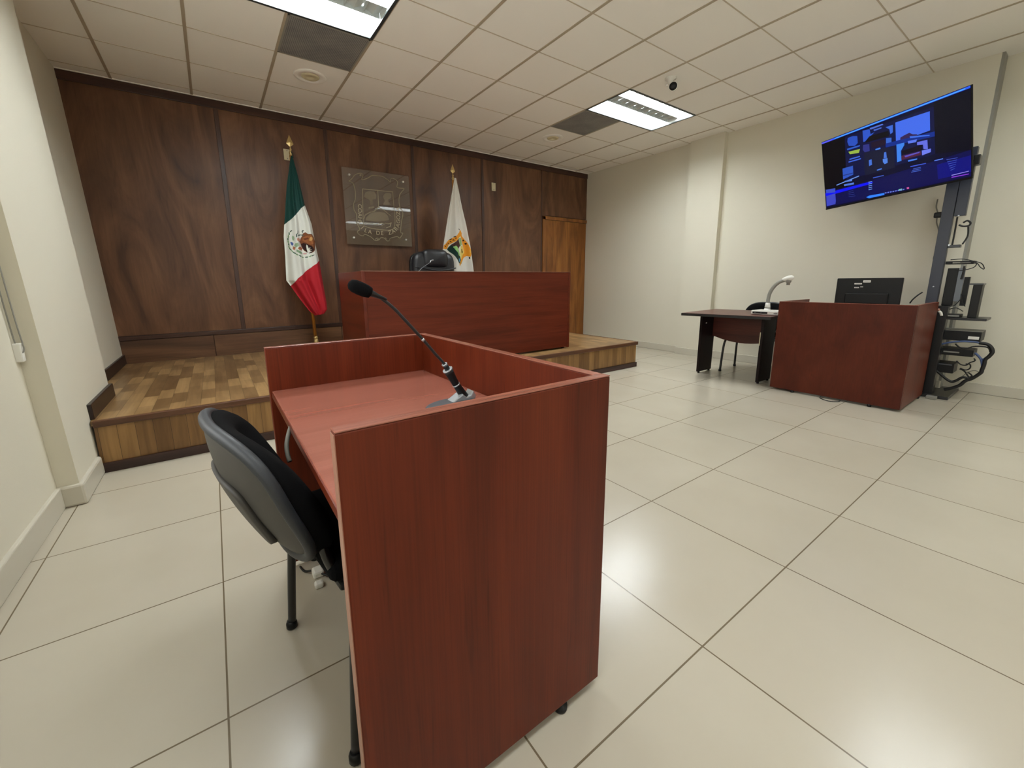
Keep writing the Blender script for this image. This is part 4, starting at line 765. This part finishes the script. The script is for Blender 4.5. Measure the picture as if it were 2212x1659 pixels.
# ---------------------------------------------------------------- office chairs
def office_chair(label, loc, rz, group, full=True):
    """padded visitor chair; faces local +x, origin on the floor between the rear legs"""
    t = thing('office_chair', label, 'chair', loc, rz, group)
    z0, hgt, hw = .478, .352, .228
    def mid(A, B):
        """back of the pad: A across (-1..1), B up (-1..1)"""
        v = .5+B/2; y = A*hw*(.95+.05*v)
        x = -.045-.125*v-.018*math.sin(v*math.pi) + .06*abs(A)**2.2
        return x, y, z0+hgt*v
    def sq(a, b, n=3.2):
        r = max(abs(a), abs(b))
        if r < 1e-6: return 0, 0, 0
        k = r/((abs(a)**n+abs(b)**n)**(1/n)); return a*k, b*k, r
    def side(off, grow, puff, rnd, hollow=.0, lift=0.0):
        def fn(u, v):
            A, B, r = sq(-1+2*u, -1+2*v)
            B = B*(1-lift)+lift; x, y, z = mid(A*grow, B*grow)
            rim = (max(0, r-.72)/.28)**2.2
            return Vector((x+off-rnd*rim+puff*(1-r*r)-hollow*(1-A*A)*math.exp(-((B-.55)/.5)**2), y, z))
        return fn
    def slab(f1, f2, nu=36, nv=30):
        mb = MB(); bm = mb.bm; A = [[bm.verts.new(f1(i/nu, j/nv)) for i in range(nu+1)] for j in range(nv+1)]
        B = [[bm.verts.new(f2(i/nu, j/nv)) for i in range(nu+1)] for j in range(nv+1)]
        for G_, fl in ((A, 0), (B, 1)):
            for j in range(nv):
                for i in range(nu):
                    q_ = (G_[j][i], G_[j][i+1], G_[j+1][i+1], G_[j+1][i]); f = bm.faces.new(q_ if not fl else q_[::-1]); f.smooth = True
        bd = [(0, i) for i in range(nu)]+[(j, nu) for j in range(nv)]+[(nv, i) for i in range(nu, 0, -1)]+[(j, 0) for j in range(nv, 0, -1)]
        for k in range(len(bd)):
            a_, b_2 = bd[k], bd[(k+1) % len(bd)]
            f = bm.faces.new((A[a_[0]][a_[1]], B[a_[0]][a_[1]], B[b_2[0]][b_2[1]], A[b_2[0]][b_2[1]])); f.smooth = True
        bmesh.ops.remove_doubles(bm, verts=bm.verts, dist=.0004)
        return mb
    bk = obj('backrest', slab(side(.094, .975, .0, .052, .052), side(.004, .975, 0, 0)), M['black_fabric'], t, False)
    sh = obj('back_shell', slab(side(.008, .96, .0, 0, 0, .0), side(-.006, .95, -.012, -.004, 0, .0)), M['shell'], t, False)
    ring = []
    for k in range(65):
        a = 2*math.pi*k/64; ca, sa = math.cos(a), math.sin(a); q_ = (abs(ca)**3.2+abs(sa)**3.2)**(-1/3.2)
        x, y, z = mid(ca*q_*.955, sa*q_*.962); ring.append((x+.002, y, z))
    obj('shell_rim', MB().tube(ring, .0130, 12), M['rim_plastic'], sh, False)
    def rib(off):
        def fn(u, v):
            A, B, r = sq(-1+2*u, -1+2*v, 5); x, y, z = mid(A*.56, -.20+B*.50); return Vector((x+off, y, z))
        return fn
    obj('shell_rib', slab(rib(-.014), rib(-.026), 20, 16), M['shell'], sh, False)
    st_ = MB().box(.0, .44, -.225, .225, .425, .475, .022, 3)
    for v in st_.bm.verts:
        k = abs(v.co.y)/.225; v.co.z += .012*k*k
        if v.co.x < .1: v.co.y *= .92
    obj('seat', st_, M['black_fabric'], t, False)
    obj('seat_pan', MB().box(.02, .42, -.20, .20, .408, .428, .008), M['black_plastic'], t, False)
    for s in (-1, 1):
        lg = obj('leg', MB().tube([(0, s*.26, .0), (.022, s*.25, .27), (.038, s*.238, .385), (.07, s*.232, .408), (.12, s*.232, .410)], .0125, 12, 4), M['black_metal'], t, False)
        obj('glide', MB().lathe([(.012, 0), (.017, .004), (.017, .018), (.013, .028)], c=(0, s*.26, 0), seg=14), M['black_plastic'], lg, False)
        lg = obj('leg', MB().tube([(.12, s*.232, .410), (.36, s*.232, .410), (.40, s*.236, .39), (.425, s*.245, .30), (.455, s*.25, .0)], .0125, 12, 4), M['black_metal'], t, False)
        obj('glide', MB().lathe([(.012, 0), (.017, .004), (.017, .018), (.013, .028)], c=(.455, s*.25, 0), seg=14), M['black_plastic'], lg, False)
    for s in (-1, 1):
        obj('back_bracket', MB().tube([(-.005, s*.17, .60), (.0, s*.175, .52), (.02, s*.18, .455), (.055, s*.185, .425), (.10, s*.185, .416), (.18, s*.185, .414)], .012, 10, 5), M['black_metal'], t, False)
    for x in (.08, .36): obj('crossbar', MB().tube([(x, -.232, .405), (x, .232, .405)], .010, 10), M['black_metal'], t, False)
    return t
ch = office_chair('black padded office chair with charcoal plastic back tucked into the witness desk', (.12, 1.103, 0), math.radians(7.2), 'black office chairs')
c2 = copy_tree(ch); c2.matrix_basis = Matrix.Translation((5.52, 2.27, 0)) @ Matrix.Rotation(math.radians(184), 4, 'Z'); c2['label'] = 'black padded office chair behind the small side table with the document camera'
c3 = copy_tree(ch); c3.matrix_basis = Matrix.Translation((5.56, 1.21, 0)) @ Matrix.Rotation(math.radians(182), 4, 'Z'); c3['label'] = 'black office chair showing its edge behind the computer monitor'

# small plug adapter on the floor under the near chair
t = thing('power_adapter', 'small white plug adapter lying on the floor under the chair at the witness desk', 'adapter', (.21, 1.57, 0))
obj('plug', MB().box(.19, .23, 1.55, 1.595, 0, .03, .008), M['white_plastic'], t)
obj('socket', MB().box(.185, .215, 1.49, 1.52, 0, .022, .007), M['white_plastic'], t)
obj('lead', MB().tube([(.16, 1.66, .006), (.17, 1.62, .006), (.20, 1.58, .02), (.24, 1.53, .012), (.28, 1.51, .008), (.33, 1.60, .006)], .004, 8, 5), M['black_cable'], t)

# ---------------------------------------------------------------- clerk desk on the right
DX0, DX1, DY0, DY1 = 4.630, 5.42, .768, 1.76
t = thing('clerk_desk', 'plain mahogany desk with high panels, standing before the monitor and television stand', 'desk', (5.0, 1.26, 0))
a = obj('front_panel', MB().box(DX0, DX0+.028, DY0+.001, DY1, .022, SZ-.003, .002), M['maho_dark'], t)
obj('top_cap', MB().box(DX0, DX0+.028, DY0, DY1, SZ-.003, SZ, .0012), M['cap_y'], a)
a = obj('side_panel', MB().box(DX0+.028, DX1, DY0, DY0+.028, .022, SZ-.003, .002), M['maho_z'], t)
obj('top_cap', MB().box(DX0+.028, DX1, DY0, DY0+.028, SZ-.003, SZ, .0012), M['cap_x'], a)
a = obj('side_panel', MB().box(DX0+.028, DX1-.10, DY1-.028, DY1, .022, SZ-.003, .002), M['maho_z'], t)
obj('top_cap', MB().box(DX0+.028, DX1-.10, DY1-.028, DY1, SZ-.003, SZ, .0012), M['cap_x'], a)
obj('worktop', MB().box(DX0+.028, DX1-.02, DY0+.028, DY1-.028, .712, .738, .003), M['maho_top_sheen'], t)
for x, y in ((DX0+.014, DY0+.2), (DX0+.014, DY1-.2), (DX1-.1, DY0+.014), (DX1-.2, DY1-.014)):
    obj('foot', MB().lathe([(.015, 0), (.015, .024)], c=(x, y, 0), seg=14), M['black_plastic'], t)
tag(obj('loose_cable', MB().tube([(4.66, 1.33, .006), (4.60, 1.31, .005), (4.555, 1.25, .005), (4.565, 1.20, .005), (4.61, 1.17, .005), (4.66, 1.18, .006)], .0035, 8, 6), M['black_cable']), 'thin black cord looping out under the front of the clerk desk', 'cable')

# monitor, seen from behind
t = thing('computer_monitor', 'black computer monitor seen from behind with pale stickers, on the clerk desk', 'monitor', (5.12, 1.21, .738))
mx_ = 5.10; y0m, y1m, z0m, z1m = .972, 1.452, .845, 1.119
body = obj('casing', MB().box(mx_, mx_+.035, y0m, y1m, z0m, z1m, .006).box(mx_-.02, mx_+.005, y0m+.08, y1m-.08, z0m+.03, z1m-.14, .010), M['black_plastic'], t)
obj('screen', MB().box(mx_+.0345, mx_+.0365, y0m+.012, y1m-.012, z0m+.015, z1m-.012), M['black_metal'], t)
obj('stand_neck', MB().box(mx_+.0, mx_+.03, 1.18, 1.24, .745, .90, .004), M['black_plastic'], t)
obj('stand_base', MB().box(mx_-.07, mx_+.13, 1.10, 1.32, .738, .752, .005), M['black_plastic'], t)
for (yc, zc, wy, hz, back) in ((1.222, 1.088, .055, .020, 0), (1.285, 1.067, .056, .013, 0), (1.292, 1.030, .036, .010, 1), (1.255, 1.037, .020, .007, 1)):
    xo = mx_-.021 if zc < z1m-.14 else mx_-.001
    s_ = obj('sticker', MB().box(xo, xo+.0012, yc-wy/2, yc+wy/2, zc-hz/2, zc+hz/2), M['white_plastic'], t)
    obj('print', MB().box(xo-.0004, xo, yc-wy*.38, yc+wy*.38, zc-hz*.12, zc+hz*.12), M['grey_plastic'], s_)

# side table
t = thing('side_table', 'small dark table with black edge beside the clerk desk', 'table', (4.95, 2.24, 0))
tp = obj('tabletop', MB().prism([(4.425, 2.675), (5.32, 2.745), (5.39, 1.86), (4.57, 1.80)], .718, .745, 'z', .002), M['wine'], t)
obj('edge_band', MB().prism([(4.423, 2.677), (5.322, 2.747), (5.392, 1.858), (4.568, 1.798)], .714, .7425, 'z'), M['black_edge'], tp)
for y in (2.60, 1.93):
    lg = obj('leg', MB().prism([(4.73, .018), (5.02, .018), (5.03, .718), (4.73, .718)], y-.014, y+.014, 'y', .002), M['wine_dark'], t)
    for x in (4.76, 4.99): obj('foot', MB().lathe([(.013, 0), (.013, .02)], c=(x, y, 0), seg=12), M['black_plastic'], lg)
obj('chipped_edge', MB().box(4.728, 4.7305, 1.938, 1.946, .42, .56), M['cream_plastic'], t)
mp_ = [(1.945, .715), (2.585, .715), (2.585, .44)]
for k in range(11):
    y = 2.55-.59*k/10; mp_.append((y, .385+.045*((y-2.24)/.3)**2))
obj('modesty_panel', MB().prism(mp_, 4.985, 5.005, 'x', .001), M['wine'], t)
obj('paper_tag', MB().box(4.728, 4.7295, 2.594, 2.606, .60, .615), M['white_plastic'], t) if False else None
obj('paper_label', MB().box(4.81, 4.835, 2.584, 2.5862, .60, .615), M['white_plastic'], t)

# document camera
t = thing('document_camera', 'white and grey document camera with curved arm on the small side table', 'document camera', (4.86, 1.94, .745))
bs = obj('base', MB().prism([(4.76, 2.07), (4.98, 2.07), (4.98, 1.80), (4.76, 1.80)], .747, .790, 'z', .008), M['white_plastic'], t)
obj('port_strip', MB().box(4.7575, 4.7605, 1.91, 2.055, .758, .777), M['black_plastic'], bs)
obj('port', MB().box(4.7565, 4.7580, 2.02, 2.04, .765, .770), M['silver'], bs); obj('port', MB().box(4.7565, 4.7580, 1.965, 1.975, .765, .770), M['silver'], bs)
obj('port_strip', MB().box(4.7575, 4.7605, 1.815, 1.85, .763, .769), M['black_plastic'], bs)
DC = lambda y, z: (4.86, y, z)
obj('arm_socket', MB().lathe([(.038, .79), (.030, .797), (.027, .81)], c=(4.86, 1.955, 0), seg=20).lathe([(.027, .818), (.021, .868)], c=(4.86, 1.955, 0), seg=20), M['white_plastic'], t)
obj('joint_ring', MB().lathe([(.025, .808), (.025, .82)], c=(4.86, 1.955, 0), seg=20), M['black_plastic'], t)
obj('arm', MB().tube([DC(1.955, .865), DC(1.957, .90), DC(1.950, .96), DC(1.932, 1.01), DC(1.903, 1.055), DC(1.870, 1.085), DC(1.838, 1.10), DC(1.815, 1.107)], .0175, 14, 5), M['grey_plastic'], t)
q = Vector((0, 0, 1)).rotation_difference(Vector((0, -.96, .25)).normalized()).to_matrix().to_4x4()
hd_ = obj('head', MB().lathe([(.012, -.02), (.020, -.005), (.027, .02), (.030, .045), (.026, .07), (.012, .085), (.001, .088)], c=DC(1.826, 1.113), mtx=q, seg=20), M['white_plastic'], t)
obj('lens_barrel', MB().lathe([(.026, .035), (.024, .0), (.016, -.006), (.016, -.028), (.001, -.028)], c=DC(1.786, 1.085), seg=20), M['grey_plastic'], hd_)

# ---------------------------------------------------------------- television
TC = Vector((5.325, 1.275, 2.232)); ya, pi_, ro = -.405, .209, .037
uu = Vector((math.sin(ya), -math.cos(ya), 0)); nn = Vector((-math.cos(ya), -math.sin(ya), 0)); vv = Vector((0, 0, 1))*math.cos(pi_)+nn*math.sin(pi_)
U = uu*math.cos(ro)+vv*math.sin(ro); V = -uu*math.sin(ro)+vv*math.cos(ro); Nn = U.cross(V).normalized()
if Nn.dot(nn) < 0: Nn = -Nn
TW, TH = 1.22, 1.22*.567
def tv(u, v, n=0): return TC+U*((u-.5)*TW)+V*((v-.5)*TH)+Nn*n
def tvbox(u0, u1, v0, v1, n0, n1, bev=0):
    mb = MB(); P = [mb.bm.verts.new(tv(u, v, n)) for u in (u0, u1) for v in (v0, v1) for n in (n0, n1)]
    fc = [mb.bm.faces.new([P[i] for i in f]) for f in [(0,1,3,2),(4,6,7,5),(0,4,5,1),(2,3,7,6),(0,2,6,4),(1,5,7,3)]]
    if bev: bmesh.ops.bevel(mb.bm, geom=list(mb.bm.edges), offset=bev, segments=2, affect='EDGES')
    return mb
t = thing('television', 'large flat television showing a blue video call, tilted high on a stand', 'television', tuple(TC))
obj('casing', tvbox(0, 1, 0, 1, -.014, -.001, .002), M['black_plastic'], t)
obj('rear_housing', tvbox(.22, .78, .08, .62, -.065, -.025, .01), M['black_plastic'], t)
obj('bottom_bezel', tvbox(0, 1, -.018, .004, -.012, .0015, .001), M['black_plastic'], t)
M['screen'] = vcol_mat('lit_screen', .25, emit=.55, spec=.5)
scr = [((3, 6, 40), [(.006, .004), (.994, .004), (.994, .993), (.006, .993)])] + [(c, [(max(.006, min(.994, u)), max(.012, min(.985, v))) for u, v in P]) for c, P in TV]
scr += [((40, 90, 240), [(.006, .968), (.994, .968), (.994, .992), (.006, .992)]), ((90, 190, 255), [(.12, .975), (.97, .975), (.97, .984), (.12, .984)]), ((110, 90, 240), [(.006, .972), (.10, .972), (.10, .985), (.006, .985)])]
art('screen', scr, lambda p, o: tv(p[0], p[1], -.0008+o), M['screen'], t, .00006)

# mobile stand behind it
t = thing('television_stand', 'tall blue-black steel television stand with shelf behind the clerk desk', 'stand', (5.6, .78, 0))
obj('pole', MB().box(5.50, 5.56, .795, .872, .02, 2.22, .003), M['pole_metal'], t)
obj('mount_sleeve', MB().box(5.505, 5.565, .722, .792, 1.655, 2.22, .003), M['pole_metal'], t)
obj('mount_arm', MB().tube([(5.53, .80, 2.16), (5.60, 1.0, 2.19), tuple(tv(.5, .42, -.085))], .025, 10), M['black_metal'], t)
obj('mount_plate', tvbox(.38, .62, .22, .62, -.085, -.064, .003), M['black_metal'], t)
obj('side_bracket', MB().box(5.44, 5.53, .69, .73, 2.06, 2.14, .006), M['black_metal'], t)
obj('base_plate', MB().prism([(5.44, .60), (5.98, .60), (5.98, .86), (5.44, .93)], 0, .028, 'z', .004), M['black_metal'], t)
obj('lower_column', MB().box(5.50, 5.60, .715, .872, .02, .86, .004), M['black_metal'], t)
obj('shelf', MB().box(5.52, 5.80, .475, .735, .735, .757, .003), M['black_metal'], t)
obj('bolt', MB().lathe([(.006, -.004), (.006, .004)], c=(5.498, .835, 1.035), mtx=Matrix.Rotation(math.pi/2, 4, 'Y'), seg=12), M['silver'], t)
obj('bolt', MB().lathe([(.006, -.008), (.006, .004)], c=(5.50, .76, 1.655), mtx=Matrix.Rotation(math.pi/2, 4, 'Y'), seg=12), M['silver'], t)
obj('bolt', MB().lathe([(.007, -.008), (.007, .004)], c=(5.50, .785, 1.405), mtx=Matrix.Rotation(math.pi/2, 4, 'Y'), seg=12), M['silver'], t)
obj('strap_bracket', MB().box(5.50, 5.56, .715, .795, 1.38, 1.405, .003), M['black_metal'], t)
obj('strap', MB().tube([(5.56, .775, 1.65), (5.57, .775, 1.50), (5.56, .775, 1.40)], .006, 8, 4).tube([(5.58, .70, 1.56), (5.60, .695, 1.48), (5.58, .715, 1.41)], .006, 8, 4), M['black_cable'], t)

def box_thing(name, label, cat, b, mat, face=None, group=None):
    x0, x1, y0, y1, z0, z1 = b
    t = thing(name, label, cat, ((x0+x1)/2, (y0+y1)/2, z0), 0, group)
    obj('casing', MB().box(*b, .004), mat, t)
    for nm, fb, fm in (face or []): obj(nm, MB().box(*fb), fm, t)
    return t
box_thing('media_player', 'flat black box near the top of the stand with a bundle of thin leads', 'media player', (5.56, 5.70, .62, .795, 1.235, 1.262), M['black_plastic'], [('vent', (5.558, 5.5605, .64, .75, 1.242, 1.254), M['grey_plastic'])])
box_thing('power_supply', 'black upright box with grey metal fin fixed to the stand between shelf and media player', 'power supply', (5.575, 5.62, .705, .775, .86, 1.20), M['black_plastic'], [('side_fin', (5.58, 5.60, .665, .705, .90, 1.20), M['grey_metal']), ('rear_fin', (5.60, 5.64, .63, .664, .86, 1.12), M['black_plastic'])])
box_thing('game_console', 'tall narrow black box standing on the shelf of the television stand', 'console', (5.58, 5.72, .545, .600, .757, 1.055), M['black_plastic'], [('lid', (5.575, 5.725, .540, .626, 1.05, 1.062), M['black_metal'])])
box_thing('network_switch', 'slim black and grey device lying flat on the stand shelf', 'network device', (5.55, 5.66, .635, .725, .757, .785), M['black_plastic'], [('front_plate', (5.548, 5.5505, .645, .715, .763, .777), M['grey_plastic'])])
box_thing('amplifier', 'wide black device with white label below the stand shelf', 'amplifier', (5.56, 5.80, .490, .745, .545, .635), M['black_plastic'], [('label_plate', (5.556, 5.5605, .50, .565, .566, .592), M['white_plastic']), ('top_cover', (5.56, 5.80, .49, .745, .635, .638), M['grey_plastic'])], 'black boxes stacked below the shelf')
box_thing('video_recorder', 'black recorder under the labelled amplifier on the television stand', 'recorder', (5.56, 5.78, .515, .790, .405, .465), M['black_plastic'], [('display', (5.556, 5.5605, .60, .70, .43, .442), M['grey_plastic']), ('light', (5.556, 5.5605, .70, .735, .388, .392), M['silver'])], 'black boxes stacked below the shelf')
box_thing('video_recorder', 'lowest black box of the stack on the television stand', 'recorder', (5.56, 5.76, .615, .800, .235, .325), M['black_plastic'], [('front_plate', (5.556, 5.5605, .63, .78, .31, .318), M['grey_metal'])], 'black boxes stacked below the shelf')
for nm, b in (('support_rail', (5.60, 5.63, .72, .76, .60, .75)), ('support_rail', (5.60, 5.63, .74, .78, .32, .56)), ('support_rail', (5.60, 5.63, .74, .78, .02, .24))):
    obj(nm, MB().box(*b), M['black_metal'], bpy.data.objects['television_stand'])

def P5(l, x): return [(x, y*x/5.64, 1.127+(z-1.127)*x/5.64) for y, z in l]
cab = thing('cable_bundle', 'tangled loops of black and blue cable hanging beside the television stand', 'cables', (5.64, .55, 0))
cm_ = ['blue_cable', 'black_cable', 'black_cable', 'black_cable', 'black_cable', 'blue_cable', 'black_cable', 'black_cable', 'black_cable', 'grey_cable', 'blue_cable', 'blue_cable']
cr_ = [.008, .014, .011, .006, .006, .009, .005, .005, .006, .003, .005, .012]
for k, l in enumerate(CB):
    obj('cable', MB().tube(P5(l, 5.535+.004*(k % 3)), cr_[k], 8, 6), M[cm_[k]], cab)
cab2 = thing('cable_bundle', 'thin leads looping out from the black box near the top of the stand', 'cables', (5.64, .7, .8))
for k, l in enumerate(CU): obj('cable', MB().tube(P5(l, 5.545), .0035 if k not in (2, 6) else .007, 8, 6), M['black_cable'], cab2)
t = thing('wall_cable', 'thin cream cable hanging down the wall beside the stand pole', 'cable', (5.84, .95, 1.0))
obj('cable', MB().tube([(5.855, y, z) for y, z in CW[0]], .005, 8, 6), M['grey_cable'], t)
obj('cable_clip', MB().box(5.56, 5.60, .872, .93, 1.66, 1.71, .01), M['black_plastic'], bpy.data.objects['television_stand'])
tag(obj('loose_cable', MB().tube([(5.60, y, z) for y, z in CW[1]], .006, 8, 6), M['black_cable']), 'black cord curving up from behind the clerk desk to the stand', 'cable')
t = thing('plug', 'white plug with orange tip at the desk end beside the stand', 'plug', (5.45, .76, .78))
obj('plug_body', MB().tube([(5.448, .765, .815), (5.452, .750, .80), (5.455, .742, .772)], .010, 10, 4), M['white_plastic'], t)
obj('tip', MB().lathe([(.008, 0), (.010, .02), (.001, .022)], c=(5.445, .766, .815), seg=12), M['edge'], t)
t = thing('cable_box', 'small pale junction box on the floor at the foot of the television stand', 'box', (5.40, .70, 0))
obj('casing', MB().box(5.37, 5.43, .665, .735, 0, .03, .006), M['grey_plastic'], t)

# blind chain on the left pilaster
t = thing('blind_chain', 'looped bead chain of a roller blind at the left wall', 'blind chain', (-.75, 2.86, .80))
def lw(x, y, z): return (x-LEAN*z, y, z)
obj('chain', MB().tube([lw(-.735, 2.852, 1.50), lw(-.735, 2.852, 1.0), lw(-.732, 2.85, .86), lw(-.733, 2.848, .83), lw(-.742, 2.846, .818), lw(-.752, 2.846, .83), lw(-.755, 2.848, .87), lw(-.757, 2.852, 1.0), lw(-.757, 2.852, 1.50)], .0028, 8, 5), M['grey_plastic'], t)
obj('tensioner', MB().box(-.800, -.768, 2.84, 2.872, .775, .865, .006), M['white_plastic'], t)
